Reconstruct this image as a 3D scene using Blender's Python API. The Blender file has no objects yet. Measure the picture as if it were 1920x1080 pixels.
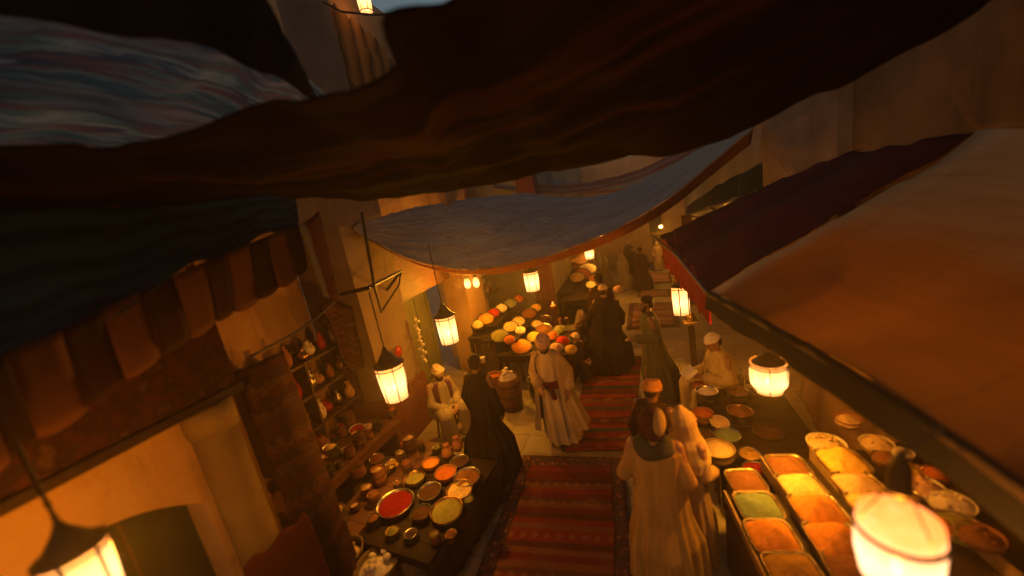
import bpy, bmesh, math, random
import numpy as np
from mathutils import Vector, Matrix, noise as mnoise
rad = math.radians
rng = random.Random(7)
SC = bpy.context.scene
COL = SC.collection

# ------------------------------------------------------------------ camera
CAMH = 3.55
F_PX = 700.0
TH, YAW, ROLL = rad(12), rad(19.3), rad(10.5)
z_ = Vector((0, 0, 1))
fh = Vector((-math.sin(YAW), math.cos(YAW), 0))
fwd = fh * math.cos(TH) - z_ * math.sin(TH)
r0 = Vector((math.cos(YAW), math.sin(YAW), 0))
u0 = fh * math.sin(TH) + z_ * math.cos(TH)
CX = math.cos(ROLL) * r0 - math.sin(ROLL) * u0
CY = math.sin(ROLL) * r0 + math.cos(ROLL) * u0
CAM = Vector((0, 0, CAMH))
cd = bpy.data.cameras.new("camera")
cam = bpy.data.objects.new("camera", cd)
COL.objects.link(cam)
cam.matrix_world = Matrix(((CX.x, CY.x, -fwd.x, 0), (CX.y, CY.y, -fwd.y, 0), (CX.z, CY.z, -fwd.z, CAMH), (0, 0, 0, 1)))
cd.sensor_width = 36
cd.lens = 36 * F_PX / 1920
cd.clip_start = 0.02
cd.clip_end = 500
cd.dof.use_dof = True
cd.dof.focus_distance = 6.5
cd.dof.aperture_fstop = cd.lens / 1000 / 0.034
SC.camera = cam

# ------------------------------------------------------------------ world, sun, exposure
w = bpy.data.worlds.new("World")
SC.world = w
w.use_nodes = True
nt = w.node_tree
sky = nt.nodes.new("ShaderNodeTexSky")
sky.sky_type = 'NISHITA'
sky.sun_disc = False
sky.sun_elevation = rad(2.5)
sky.sun_rotation = rad(200)
nt.links.new(sky.outputs[0], nt.nodes['Background'].inputs[0])
nt.nodes['Background'].inputs[1].default_value = 0.15
sl = bpy.data.lights.new("dusk_sun", 'SUN')
sl.energy = 0.02
sl.angle = rad(20)
sl.color = (1, .8, .65)
so = bpy.data.objects.new("dusk_sun", sl)
COL.objects.link(so)
so.rotation_euler = (rad(60), 0, rad(200))
SC.view_settings.view_transform = 'Standard'
SC.view_settings.look = 'None'
SC.view_settings.exposure = 0.0
SC.view_settings.gamma = 1
SC.cycles.use_denoising = True
SC.cycles.max_bounces = 6
SC.cycles.diffuse_bounces = 1
SC.cycles.volume_bounces = 0
SC.cycles.transparent_max_bounces = 12
SC.cycles.volume_step_rate = 4
SC.cycles.sample_clamp_indirect = 4
WARM = (1.0, .405, .025)
LK = 2.15     # common lamp factor

# ------------------------------------------------------------------ pixel rays -> true 3-D points
def ray(x, y): return fwd * F_PX + CX * (x - 960) - CY * (y - 540)
def az(x, y, h=0.0):
    d = ray(x, y); return CAM + d * ((h - CAMH) / d.z)
def ax(x, y, c):
    d = ray(x, y); return CAM + d * (c / d.x)
def ay(x, y, c):
    d = ray(x, y); return CAM + d * (c / d.y)
def gz(y):      # the alley drops away beyond eight metres
    if y < 8: return 0.0
    return -min(1.25, (y - 8) * 0.125)
def ag(x, y):
    p = az(x, y, 0)
    for k in range(12): p = az(x, y, gz(p.y))
    return p

# ------------------------------------------------------------------ materials
MATS = {}
def nodes(name):
    m = bpy.data.materials.new(name); m.use_nodes = True
    t = m.node_tree; b = t.nodes['Principled BSDF']
    return m, t, b
def ln(t, a, b): t.links.new(a, b)
def mixcol(t, fac, c1, c2):
    n = t.nodes.new('ShaderNodeMix'); n.data_type = 'RGBA'
    for i, c in ((6, c1), (7, c2)):
        if isinstance(c, (tuple, list)): n.inputs[i].default_value = (*c[:3], 1)
        else: ln(t, c, n.inputs[i])
    if isinstance(fac, float): n.inputs[0].default_value = fac
    else: ln(t, fac, n.inputs[0])
    return n.outputs[2]
def math_(t, op, a, b=None, c=None):
    n = t.nodes.new('ShaderNodeMath'); n.operation = op
    for i, v in enumerate((a, b, c)):
        if v is None: continue
        if isinstance(v, (int, float)): n.inputs[i].default_value = v
        else: ln(t, v, n.inputs[i])
    return n.outputs[0]
def noise(t, vec, scale, detail=4, rough=.6, dist=0):
    n = t.nodes.new('ShaderNodeTexNoise'); n.inputs['Scale'].default_value = scale
    n.inputs['Detail'].default_value = detail; n.inputs['Roughness'].default_value = rough
    n.inputs['Distortion'].default_value = dist
    if vec is not None: ln(t, vec, n.inputs['Vector'])
    return n.outputs['Fac']
def coord(t, kind='Object', scale=(1, 1, 1), rot=(0, 0, 0)):
    tc = t.nodes.new('ShaderNodeTexCoord'); mp = t.nodes.new('ShaderNodeMapping')
    mp.inputs['Scale'].default_value = scale; mp.inputs['Rotation'].default_value = rot
    ln(t, tc.outputs[kind], mp.inputs['Vector']); return mp.outputs[0]
def bump(t, b, h, strength=.4, dist=.02):
    n = t.nodes.new('ShaderNodeBump'); n.inputs['Strength'].default_value = strength
    n.inputs['Distance'].default_value = dist; ln(t, h, n.inputs['Height']); ln(t, n.outputs[0], b.inputs['Normal'])
def ramp(t, fac, stops, interp='LINEAR'):
    n = t.nodes.new('ShaderNodeValToRGB'); cr = n.color_ramp; cr.interpolation = interp
    while len(cr.elements) > 1: cr.elements.remove(cr.elements[-1])
    cr.elements[0].position = stops[0][0]; cr.elements[0].color = (*stops[0][1], 1)
    for p, c in stops[1:]:
        e = cr.elements.new(p); e.color = (*c, 1)
    ln(t, fac, n.inputs[0]); return n.outputs[0]
def basic(name, c1, c2=None, scale=6, rough=.8, bs=.3, bd=.01, detail=6, metal=0., stretch=(1, 1, 1), sheen=0., bscale=None, mid=.5):
    if name in MATS: return MATS[name]
    m, t, b = nodes(name)
    c2 = c2 or tuple(x * .6 for x in c1)
    v = coord(t, 'Object', stretch)
    n = noise(t, v, scale, detail, .65)
    f = ramp(t, n, [(mid - .18, (0, 0, 0)), (mid + .18, (1, 1, 1))])
    ln(t, mixcol(t, f, c1, c2), b.inputs['Base Color'])
    b.inputs['Roughness'].default_value = rough; b.inputs['Metallic'].default_value = metal
    if rough > .6: b.inputs['Specular IOR Level'].default_value = .12
    bump(t, b, noise(t, v, bscale or scale * 5, 5, .7), bs, bd)
    MATS[name] = m; return m
def cloth_mat(name, stops, axis=0, freq=1., wob=.15, rough=.95, trans=0., bs=.5, warp=1.5, coordk='UV', stretch=(1., 1., 1.)):
    """woven cloth: colour bands along one UV axis, disturbed by noise; optional translucency"""
    m, t, b = nodes(name)
    v = coord(t, coordk)
    sp = t.nodes.new('ShaderNodeSeparateXYZ'); ln(t, v, sp.inputs[0])
    v2 = coord(t, coordk, stretch)
    nz = noise(t, v2, warp, 5, .6)
    a = math_(t, 'MULTIPLY_ADD', sp.outputs[axis], freq, math_(t, 'MULTIPLY', nz, wob))
    a = math_(t, 'FRACT', a)
    col = ramp(t, a, stops)
    fine = noise(t, coord(t, coordk, (stretch[0] * 20, stretch[1] * 20, 20)), 3, 4, .7)
    col = mixcol(t, math_(t, 'MULTIPLY', fine, .55), col, (.01, .008, .006))
    ln(t, col, b.inputs['Base Color']); b.inputs['Roughness'].default_value = rough; b.inputs['Specular IOR Level'].default_value = .06
    bump(t, b, noise(t, coord(t, coordk, (stretch[0], stretch[1], 1)), 30, 6, .7), bs, .01)
    if trans:
        out = t.nodes['Material Output']; tr = t.nodes.new('ShaderNodeBsdfTranslucent'); mx = t.nodes.new('ShaderNodeMixShader')
        ln(t, col, tr.inputs[0]); mx.inputs[0].default_value = trans
        ln(t, b.outputs[0], mx.inputs[1]); ln(t, tr.outputs[0], mx.inputs[2]); ln(t, mx.outputs[0], out.inputs[0])
    return m
def flame_mat(name, hot, rim, strength, glass=.3):
    """lit shade: pale where one looks straight at it, orange where the paper is seen at a slant"""
    m, t, b = nodes(name)
    out = t.nodes['Material Output']
    e = t.nodes.new('ShaderNodeEmission'); tr = t.nodes.new('ShaderNodeBsdfTransparent')
    tr.inputs[0].default_value = (1, .8, .55, 1)
    n = noise(t, coord(t, 'Object'), 14, 4, .6)
    sp = t.nodes.new('ShaderNodeSeparateXYZ'); ln(t, coord(t, 'Generated'), sp.inputs[0])
    hgt = math_(t, 'ABSOLUTE', math_(t, 'SUBTRACT', sp.outputs[2], .45))
    f = math_(t, 'MULTIPLY_ADD', hgt, 1.5, math_(t, 'MULTIPLY_ADD', n, .5, -.25))
    ln(t, mixcol(t, ramp(t, f, [(.1, (0, 0, 0)), (.85, (1, 1, 1))]), hot, rim), e.inputs['Color'])
    e.inputs['Strength'].default_value = strength
    mx = t.nodes.new('ShaderNodeMixShader'); mx.inputs[0].default_value = glass
    ln(t, e.outputs[0], mx.inputs[1]); ln(t, tr.outputs[0], mx.inputs[2]); ln(t, mx.outputs[0], out.inputs[0])
    return m
PAPER = flame_mat('lit paper', (1, .56, .19), (.55, .12, .013), 4.2, .35)
HOTG = flame_mat('hot glass', (1, .58, .28), (.85, .15, .02), 3.8, .3)
FLAME = flame_mat('flame', (1, .6, .25), (1, .4, .1), 10, .05)

def plaster(name, c1, c2, stain=(.12, .07, .04)):
    m, t, b = nodes(name)
    v = coord(t, 'Object')
    n1 = noise(t, v, 1.3, 6, .7); n2 = noise(t, v, 9, 8, .75)
    c = mixcol(t, ramp(t, n1, [(.35, (0, 0, 0)), (.65, (1, 1, 1))]), c1, c2)
    vs = coord(t, 'Object', (1, 1, .12))
    st = ramp(t, noise(t, vs, 3.2, 6, .7), [(.52, (0, 0, 0)), (.75, (1, 1, 1))])
    c = mixcol(t, math_(t, 'MULTIPLY', st, .5), c, stain)
    vo = t.nodes.new('ShaderNodeTexVoronoi'); vo.feature = 'DISTANCE_TO_EDGE'; vo.inputs['Scale'].default_value = 1.7
    vm = t.nodes.new('ShaderNodeVectorMath'); vm.operation = 'MULTIPLY_ADD'
    nn = t.nodes.new('ShaderNodeTexNoise'); nn.inputs['Scale'].default_value = 5; ln(t, v, nn.inputs[0])
    ln(t, nn.outputs['Color'], vm.inputs[0]); vm.inputs[1].default_value = (.35, .35, .35); ln(t, v, vm.inputs[2]); ln(t, vm.outputs[0], vo.inputs['Vector'])
    cr = ramp(t, vo.outputs['Distance'], [(0, (1, 1, 1)), (.012, (0, 0, 0))])
    c = mixcol(t, math_(t, 'MULTIPLY', cr, .15), c, (.05, .03, .02))
    ln(t, c, b.inputs['Base Color']); b.inputs['Roughness'].default_value = .93; b.inputs['Specular IOR Level'].default_value = .15
    h = math_(t, 'MULTIPLY_ADD', n2, .6, math_(t, 'MULTIPLY', n1, 1.2))
    bump(t, b, h, .7, .05)
    return m
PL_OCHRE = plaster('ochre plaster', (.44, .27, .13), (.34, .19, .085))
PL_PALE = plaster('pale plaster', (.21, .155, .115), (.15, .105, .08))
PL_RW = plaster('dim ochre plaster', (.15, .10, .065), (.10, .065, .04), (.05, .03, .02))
PL_GREY = plaster('grey plaster', (.24, .21, .17), (.16, .135, .105))
PL_RED = plaster('red painted plaster', (.16, .045, .03), (.09, .03, .02))
WOOD = basic('dark wood', (.075, .035, .018), (.025, .012, .007), 3, .6, .5, .01, 8, stretch=(1, 6, 6))
DARKW = basic('near black table wood', (.03, .016, .01), (.015, .008, .006), 3, .7, .5, .01, 8, stretch=(1, 6, 6))
WOODR = basic('reddish wood', (.16, .06, .028), (.06, .022, .012), 3, .6, .5, .01, 8, stretch=(6, 1, 6))
GREEND = basic('faded green door paint', (.16, .15, .085), (.1, .095, .06), 4, .7, .4, .01, stretch=(1, 6, 1))
IRON = basic('black iron', (.02, .016, .014), (.04, .025, .018), 20, .5, .4, .004, metal=.6)
BRASS = basic('aged brass', (.55, .33, .12), (.25, .14, .05), 12, .28, .3, .004, metal=1.)
TIN = basic('dull tin', (.5, .47, .42), (.25, .22, .18), 14, .3, .3, .004, metal=1.)
ENAMEL = basic('white enamel', (.62, .56, .46), (.4, .33, .25), 10, .3, .1, .003)
BLACKEN = basic('black enamel', (.03, .025, .022), (.015, .012, .01), 10, .35, .1, .003)
CLAY = basic('terracotta', (.3, .12, .055), (.18, .07, .035), 9, .7, .3, .006)
SKIN = basic('brown skin', (.30, .15, .085), (.24, .11, .06), 18, .55, .15, .003)
SKIND = basic('dark brown skin', (.17, .08, .045), (.12, .055, .03), 18, .5, .15, .003)
HAIR = basic('black hair', (.012, .009, .008), (.03, .02, .015), 60, .7, .8, .01)
EYE = basic('eye', (.05, .03, .02), (.3, .28, .25), 60, .2, 0, .001)
def spice(name, c):
    return basic(name, c, tuple(x * .62 for x in c), 22, .95, .9, .02, 8, bscale=70)
SP = dict(deepred=spice('deep red paste', (.2, .008, .008)), orange=spice('orange spice', (.75, .27, .045)), red=spice('red spice', (.45, .02, .012)), tan=spice('tan spice', (.68, .45, .2)),
          white=spice('white spice', (.8, .66, .5)), brown=spice('brown spice', (.22, .085, .03)), green=spice('green spice', (.2, .25, .09)),
          olive=spice('olive spice', (.25, .22, .06)), yellow=spice('yellow spice', (.78, .45, .08)), rust=spice('rust spice', (.5, .13, .025)),
          grey=spice('grey spice', (.25, .25, .18)), pink=spice('pink spice', (.7, .4, .27)), dark=spice('dark spice', (.08, .035, .02)))
def fab(name, c, k=.6, sc=3., sheen=.2):
    return basic(name, c, tuple(x * k for x in c), sc, .95, .5, .006, 7, stretch=(4, 4, .6), sheen=sheen, bscale=40)

# ------------------------------------------------------------------ mesh helpers
class MB:
    def __init__(s): s.v = []; s.f = []; s.m = []; s.uv = {}
    def add(s, vs, fs, mi=0):
        o = len(s.v); s.v += [tuple(p) for p in vs]
        for f in fs: s.f.append(tuple(i + o for i in f)); s.m.append(mi)
        return o
    def box(s, x0, x1, y0, y1, z0, z1, mi=0, M=None):
        vs = [Vector(p) for p in ((x0, y0, z0), (x1, y0, z0), (x1, y1, z0), (x0, y1, z0), (x0, y0, z1), (x1, y0, z1), (x1, y1, z1), (x0, y1, z1))]
        if M: vs = [M @ p for p in vs]
        s.add(vs, [(0, 3, 2, 1), (4, 5, 6, 7), (0, 1, 5, 4), (1, 2, 6, 5), (2, 3, 7, 6), (3, 0, 4, 7)], mi); return s
    def loft(s, rings, cap0=True, cap1=True, mi=0, closed=True):
        n = len(rings[0]); o = len(s.v)
        for r in rings: s.v += [tuple(p) for p in r]
        for i in range(len(rings) - 1):
            for j in range(n if closed else n - 1):
                a, b = o + i * n + j, o + i * n + (j + 1) % n
                s.f.append((a, b, b + n, a + n)); s.m.append(mi)
        if cap0: s.f.append(tuple(o + j for j in reversed(range(n)))); s.m.append(mi)
        if cap1: s.f.append(tuple(o + (len(rings) - 1) * n + j for j in range(n))); s.m.append(mi)
        return s
    def tube(s, pts, r, n=8, mi=0):
        pts = [Vector(p) for p in pts]; rs = r if isinstance(r, (list, tuple)) else [r] * len(pts)
        rings = []; up = None
        for i, p in enumerate(pts):
            d = (pts[min(i + 1, len(pts) - 1)] - pts[max(i - 1, 0)]).normalized()
            if up is None: up = Vector((0, 0, 1)) if abs(d.z) < .9 else Vector((1, 0, 0))
            a = d.cross(up).normalized(); b = a.cross(d).normalized(); up = b
            rings.append([p + (a * math.cos(q) + b * math.sin(q)) * rs[i] for q in [2 * math.pi * k / n for k in range(n)]])
        return s.loft(rings, mi=mi)
    def lathe(s, prof, c=(0, 0, 0), n=24, sq=None, mi=0, sx=1, sy=1, M=None, cap0=True, cap1=True):
        rings = []
        for r, z in prof:
            ring = []
            for k in range(n):
                q = 2 * math.pi * (k + .5) / n; cc, ss = math.cos(q), math.sin(q)
                if sq:
                    g = (abs(cc) ** sq + abs(ss) ** sq) ** (-1 / sq); cc *= g; ss *= g
                p = Vector((r * cc * sx, r * ss * sy, z))
                if M: p = M @ p
                ring.append(p + Vector(c))
            rings.append(ring)
        return s.loft(rings, cap0, cap1, mi=mi)
    def ell(s, c, r, n=16, M=None):
        rings = []
        m = n // 2
        for i in range(1, m):
            ph = -math.pi / 2 + math.pi * i / m
            ring = []
            for k in range(n):
                q = 2 * math.pi * k / n
                p = Vector((r[0] * math.cos(q) * math.cos(ph), r[1] * math.sin(q) * math.cos(ph), r[2] * math.sin(ph)))
                if M: p = M @ p
                ring.append(p + Vector(c))
            rings.append(ring)
        return s.loft(rings)
    def cap(s, p, q, r1, r2, n=12):
        p, q = Vector(p), Vector(q); d = (q - p)
        L = d.length
        if L < 1e-5: return s.ell(p, (r1,) * 3, n)
        d.normalize(); up = Vector((0, 0, 1)) if abs(d.z) < .9 else Vector((1, 0, 0))
        a = d.cross(up).normalized(); b = a.cross(d)
        rings = []
        for ctr, rr, angs in ((p, r1, (-75, -45, -15)), (q, r2, (15, 45, 75))):
            for A in angs:
                A = rad(A); cc = ctr + d * (rr * math.sin(A)); R = rr * math.cos(A)
                rings.append([cc + (a * math.cos(t) + b * math.sin(t)) * R for t in [2 * math.pi * k / n for k in range(n)]])
        return s.loft(rings)
    def mesh(s, name):
        me = bpy.data.meshes.new(name); me.from_pydata(s.v, [], s.f); 
        me.polygons.foreach_set('material_index', s.m); me.update()
        bm = bmesh.new(); bm.from_mesh(me); bmesh.ops.recalc_face_normals(bm, faces=bm.faces); bm.to_mesh(me); bm.free()
        return me
    def build(s, name, mats, parent=None, smooth=False, world=False, bevel=0, loc=None, remesh=0, iters=1):
        if world and parent is not None:
            o = parent.location
            s.v = [(p[0] - o.x, p[1] - o.y, p[2] - o.z) for p in s.v]
        me = s.mesh(name)
        if not isinstance(mats, (list, tuple)): mats = [mats]
        if remesh: me = do_remesh(me, name, remesh, iters); smooth = True
        for m in mats: me.materials.append(m)
        ob = bpy.data.objects.new(name, me); COL.objects.link(ob)
        if bevel:
            bm = bmesh.new(); bm.from_mesh(me)
            bmesh.ops.bevel(bm, geom=[e for e in bm.edges], offset=bevel, segments=2, affect='EDGES'); bm.to_mesh(me); bm.free()
        if smooth: me.polygons.foreach_set('use_smooth', [True] * len(me.polygons))
        if parent is not None: ob.parent = parent
        if loc is not None: ob.location = loc
        return ob
def do_remesh(me, name, vox, iters):
    ob = bpy.data.objects.new('tmp', me); COL.objects.link(ob)
    md = ob.modifiers.new('r', 'REMESH'); md.mode = 'VOXEL'; md.voxel_size = vox
    if iters:
        sm = ob.modifiers.new('s', 'SMOOTH'); sm.factor = .5; sm.iterations = iters
    dg = bpy.context.evaluated_depsgraph_get(); dg.update()
    m2 = bpy.data.meshes.new_from_object(ob.evaluated_get(dg)); m2.name = name
    bpy.data.objects.remove(ob); bpy.data.meshes.remove(me)
    return m2
def tag(o, label=None, cat=None, group=None, kind=None):
    if label: o['label'] = label
    if cat: o['category'] = cat
    if group: o['group'] = group
    if kind: o['kind'] = kind
    return o
def thing(name, label, cat, loc=(0, 0, 0), rz=0., group=None, rot=None):
    o = bpy.data.objects.new(name, None); COL.objects.link(o); o.empty_display_size = .1
    o.location = loc; o.rotation_euler = rot or (0, 0, rz)
    return tag(o, label, cat, group)
def resample(pts, n):
    pts = [Vector(p) for p in pts]; d = [0]
    for a, b in zip(pts, pts[1:]): d.append(d[-1] + (b - a).length)
    out = []
    for k in range(n):
        t = d[-1] * k / (n - 1); i = 0
        while i < len(pts) - 2 and d[i + 1] < t: i += 1
        u = (t - d[i]) / max(1e-9, d[i + 1] - d[i])
        p0, p1, p2, p3 = pts[max(i - 1, 0)], pts[i], pts[i + 1], pts[min(i + 2, len(pts) - 1)]
        out.append(.5 * ((2 * p1) + (p2 - p0) * u + (2 * p0 - 5 * p1 + 4 * p2 - p3) * u * u + (3 * p1 - p0 - 3 * p2 + p3) * u ** 3))
    return out
def sheet(name, A, B, mat, parent=None, nu=60, nv=30, sag=.1, wr=.02, ws=3., seed=0, thick=.006, fold=0., ff=8, mid=None, world=True, folddir='u'):
    """cloth lofted between curve A and curve B, sagging in the middle, wrinkled"""
    a, b = resample(A, nu), resample(B, nu)
    c = resample(mid, nu) if mid else None
    vs, uv = [], []
    for j in range(nv):
        v = j / (nv - 1)
        for i in range(nu):
            u = i / (nu - 1)
            if c: p = a[i] * (1 - v) * (1 - 2 * v) + c[i] * 4 * v * (1 - v) + b[i] * v * (2 * v - 1)
            else: p = a[i].lerp(b[i], v)
            p = p.copy(); e = math.sin(math.pi * v)
            p.z -= sag * e * (.35 + .65 * math.sin(math.pi * u))
            q = Vector((p.x * ws + seed * 7.3, p.y * ws, p.z * ws + seed))
            k = mnoise.fractal(q, 1, 2, 4) * wr
            p += Vector((k * .4, k * .4, k))
            if fold:
                t = u if folddir == 'u' else v
                env = e if folddir == 'v' else 1
                p.z += fold * math.sin(t * ff * 6.283 + 2.2 * mnoise.noise(Vector((u * 3, v * 3, seed)))) * (.4 + .6 * env)
            vs.append(p); uv.append((u, v))
    s = MB(); fs = [(j * nu + i, j * nu + i + 1, (j + 1) * nu + i + 1, (j + 1) * nu + i) for j in range(nv - 1) for i in range(nu - 1)]
    s.add(vs, fs)
    if parent is not None and world:
        o = parent.location; s.v = [(p[0] - o.x, p[1] - o.y, p[2] - o.z) for p in s.v]
    me = bpy.data.meshes.new(name); me.from_pydata(s.v, [], s.f); me.update()
    ul = me.uv_layers.new(name='UVMap')
    for l in me.loops: ul.data[l.index].uv = uv[l.vertex_index]
    me.materials.append(mat); me.polygons.foreach_set('use_smooth', [True] * len(me.polygons))
    ob = bpy.data.objects.new(name, me); COL.objects.link(ob)
    if thick:
        md = ob.modifiers.new('thickness', 'SOLIDIFY'); md.thickness = thick
    if parent is not None: ob.parent = parent
    return ob

# ================================================================== GROUND
def paving():
    m, t, b = nodes('worn stone paving')
    v = coord(t, 'Object')
    br = t.nodes.new('ShaderNodeTexBrick'); br.inputs['Scale'].default_value = 1.0
    br.inputs['Brick Width'].default_value = .62; br.inputs['Row Height'].default_value = .42; br.inputs['Mortar Size'].default_value = .012
    br.inputs['Color1'].default_value = (.3, .235, .15, 1); br.inputs['Color2'].default_value = (.25, .19, .12, 1); br.inputs['Mortar'].default_value = (.14, .1, .065, 1)
    nn = t.nodes.new('ShaderNodeTexNoise'); nn.inputs['Scale'].default_value = 2.5; ln(t, v, nn.inputs[0])
    vm = t.nodes.new('ShaderNodeVectorMath'); vm.operation = 'MULTIPLY_ADD'
    ln(t, nn.outputs['Color'], vm.inputs[0]); vm.inputs[1].default_value = (.12, .12, 0); ln(t, v, vm.inputs[2]); ln(t, vm.outputs[0], br.inputs['Vector'])
    n1 = noise(t, v, 2.2, 8, .7); n2 = noise(t, v, 30, 6, .7)
    c = mixcol(t, ramp(t, n1, [(.35, (0, 0, 0)), (.7, (1, 1, 1))]), br.outputs['Color'], (.17, .115, .065))
    c = mixcol(t, math_(t, 'MULTIPLY', n2, .35), c, (.36, .27, .17))
    ln(t, c, b.inputs['Base Color']); b.inputs['Roughness'].default_value = .7; b.inputs['Specular IOR Level'].default_value = .3
    h = math_(t, 'MULTIPLY_ADD', br.outputs['Fac'], -1.2, math_(t, 'MULTIPLY_ADD', n2, .35, math_(t, 'MULTIPLY', n1, 1.0)))
    bump(t, b, h, .6, .02)
    return m
s = MB()
ys = [-40, -3] + [k * .4 for k in range(-7, 60)] + [30, 60, 120]
xs = [-80, -30, -8] + [-7 + .35 * k for k in range(40)] + [9, 30, 80]
for y in ys:
    for x in xs:
        s.v.append((x, y, gz(y) + .012 * mnoise.noise(Vector((x * .9, y * .9, 0))) * (1 if abs(x) < 8 else 0)))
nx = len(xs)
for j in range(len(ys) - 1):
    for i in range(nx - 1):
        s.f.append((j * nx + i, j * nx + i + 1, (j + 1) * nx + i + 1, (j + 1) * nx + i)); s.m.append(0)
tag(s.build('ground', paving(), smooth=True), kind='structure')

# ------------------------------------------------------------------ rugs
def rug_mat(name, bands, border, motif=(.5, .3, .1), nmot=8, fade=.35):
    m, t, b = nodes(name)
    v = coord(t, 'UV'); sp = t.nodes.new('ShaderNodeSeparateXYZ'); ln(t, v, sp.inputs[0])
    U, V = sp.outputs[0], sp.outputs[1]
    wv = noise(t, coord(t, 'UV', (3, 3, 1)), 3, 4, .6)
    V2 = math_(t, 'ADD', V, math_(t, 'MULTIPLY_ADD', wv, .012, -.006))
    c = ramp(t, V2, bands, 'CONSTANT')
    rows = max(3, len(bands) // 2)
    fu = math_(t, 'ABSOLUTE', math_(t, 'SUBTRACT', math_(t, 'FRACT', math_(t, 'MULTIPLY', U, float(nmot))), .5))
    fv = math_(t, 'ABSOLUTE', math_(t, 'SUBTRACT', math_(t, 'FRACT', math_(t, 'MULTIPLY', V2, float(rows))), .5))
    dm = math_(t, 'LESS_THAN', math_(t, 'ADD', fu, fv), .28)
    row = math_(t, 'LESS_THAN', math_(t, 'FRACT', math_(t, 'MULTIPLY', math_(t, 'FLOOR', math_(t, 'MULTIPLY', V2, float(rows))), .37)), .42)
    c = mixcol(t, math_(t, 'MULTIPLY', math_(t, 'MULTIPLY', dm, row), .7), c, motif)
    if border:
        bu = math_(t, 'GREATER_THAN', math_(t, 'ABSOLUTE', math_(t, 'SUBTRACT', U, .5)), .5 - border)
        bv = math_(t, 'GREATER_THAN', math_(t, 'ABSOLUTE', math_(t, 'SUBTRACT', V, .5)), .5 - border * .75)
        bb = math_(t, 'MAXIMUM', bu, bv)
        vo = t.nodes.new('ShaderNodeTexVoronoi'); vo.inputs['Scale'].default_value = 22; ln(t, coord(t, 'UV', (1, 1.35, 1)), vo.inputs['Vector'])
        bc = ramp(t, vo.outputs['Distance'], [(0, (.34, .2, .1)), (.3, (.17, .06, .04)), (.5, (.07, .04, .045))], 'LINEAR')
        lu = math_(t, 'LESS_THAN', math_(t, 'ABSOLUTE', math_(t, 'SUBTRACT', math_(t, 'ABSOLUTE', math_(t, 'SUBTRACT', U, .5)), .5 - border)), .008)
        c = mixcol(t, bb, c, bc); c = mixcol(t, math_(t, 'MULTIPLY', lu, .8), c, (.03, .015, .02))
    fine = noise(t, coord(t, 'UV', (10, 90, 1)), 4, 4, .7); wear = noise(t, coord(t, 'UV'), 5, 7, .7)
    c = mixcol(t, math_(t, 'MULTIPLY', fine, fade), c, (.03, .012, .008))
    c = mixcol(t, ramp(t, wear, [(.5, (0, 0, 0)), (.8, (.6, .6, .6))]), c, (.14, .08, .05))
    ln(t, c, b.inputs['Base Color']); b.inputs['Roughness'].default_value = 1; b.inputs['Specular IOR Level'].default_value = .08
    bump(t, b, math_(t, 'ADD', fine, wear), .5, .01)
    return m
def rug(label, quad, mat, seed, nu=24, nv=60, wr=.012, fringe=True, group='rugs laid along the alley'):
    c = sum((Vector(p) for p in quad), Vector()) / 4
    root = thing('rug', label, 'rug', (c.x, c.y, gz(c.y)), group=group)
    bl, br_, tr, tl = [Vector(p) for p in quad]
    vs, uv, fs = [], [], []
    for j in range(nv):
        for i in range(nu):
            u, v = i / (nu - 1), j / (nv - 1)
            p = bl.lerp(br_, u).lerp(tl.lerp(tr, u), v)
            e = .03 * mnoise.noise(Vector((v * 5, seed, 0)))
            p.x += e
            p.z = gz(p.y) + .024 + wr * (1 + mnoise.noise(Vector((p.x * 2.2, p.y * 5, seed)))) + (.008 * (1 + math.sin(v * 40 + 3 * u)) if wr > .011 else 0)
            vs.append(p - root.location); uv.append((u, v))
    fs = [(j * nu + i, j * nu + i + 1, (j + 1) * nu + i + 1, (j + 1) * nu + i) for j in range(nv - 1) for i in range(nu - 1)]
    me = bpy.data.meshes.new('pile'); me.from_pydata([tuple(p) for p in vs], [], fs); me.update()
    ul = me.uv_layers.new(name='UVMap')
    for l in me.loops: ul.data[l.index].uv = uv[l.vertex_index]
    me.materials.append(mat); me.polygons.foreach_set('use_smooth', [True] * len(me.polygons))
    ob = bpy.data.objects.new('pile', me); COL.objects.link(ob); ob.parent = root
    md = ob.modifiers.new('t', 'SOLIDIFY'); md.thickness = .012
    if fringe:
        for v0, (a, b_) in ((-1, (bl, br_)), (1, (tl, tr))):
            s = MB(); n = int((b_ - a).length / .02)
            dr = (tl - bl).normalized() * v0
            for k in range(n):
                p = a.lerp(b_, (k + .5) / n); q = p + dr * (.05 + .02 * rng.random()) + Vector((rng.uniform(-.01, .01), 0, 0))
                p.z = gz(p.y) + .03; q.z = gz(q.y) + .018
                s.tube([p - root.location, q - root.location], .0035, 4)
            s.build('fringe', basic('rug fringe', (.3, .22, .13)), root)
    return root
R1, R2, R3, D1, D2, T1, G1 = (.17, .022, .014), (.12, .018, .013), (.23, .03, .015), (.075, .022, .015), (.09, .035, .02), (.15, .055, .03), (.05, .06, .04)
near = []
for k, c in enumerate([R2, T1, R2, R1, T1, D1, R1, D2, T1, R2, T1, D1, R1, R1, T1, R1, D1, R2, T1, D2, R2, R1, T1, D1, R2, R2, R1, R2, T1, D1]):
    near.append((k / 30, c))
rug('patterned rug with brown border of small motifs in the foreground', [(-1.85, 2.15, 0), (-.28, 2.25, 0), (-.46, 4.5, 0), (-1.87, 4.45, 0)], rug_mat('near rug weave', near, .11, (.2, .09, .04), 11), 1)
run = []
seq = [R1, R3, D2, R1, G1, R3, R2, D1, R3, R1, G1, R1, T1, R2, R3, D1, R2, G1, R3, R1, D2, R3, R2, G1, R1, R3, D1, R2, R3, G1, R1]
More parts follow.
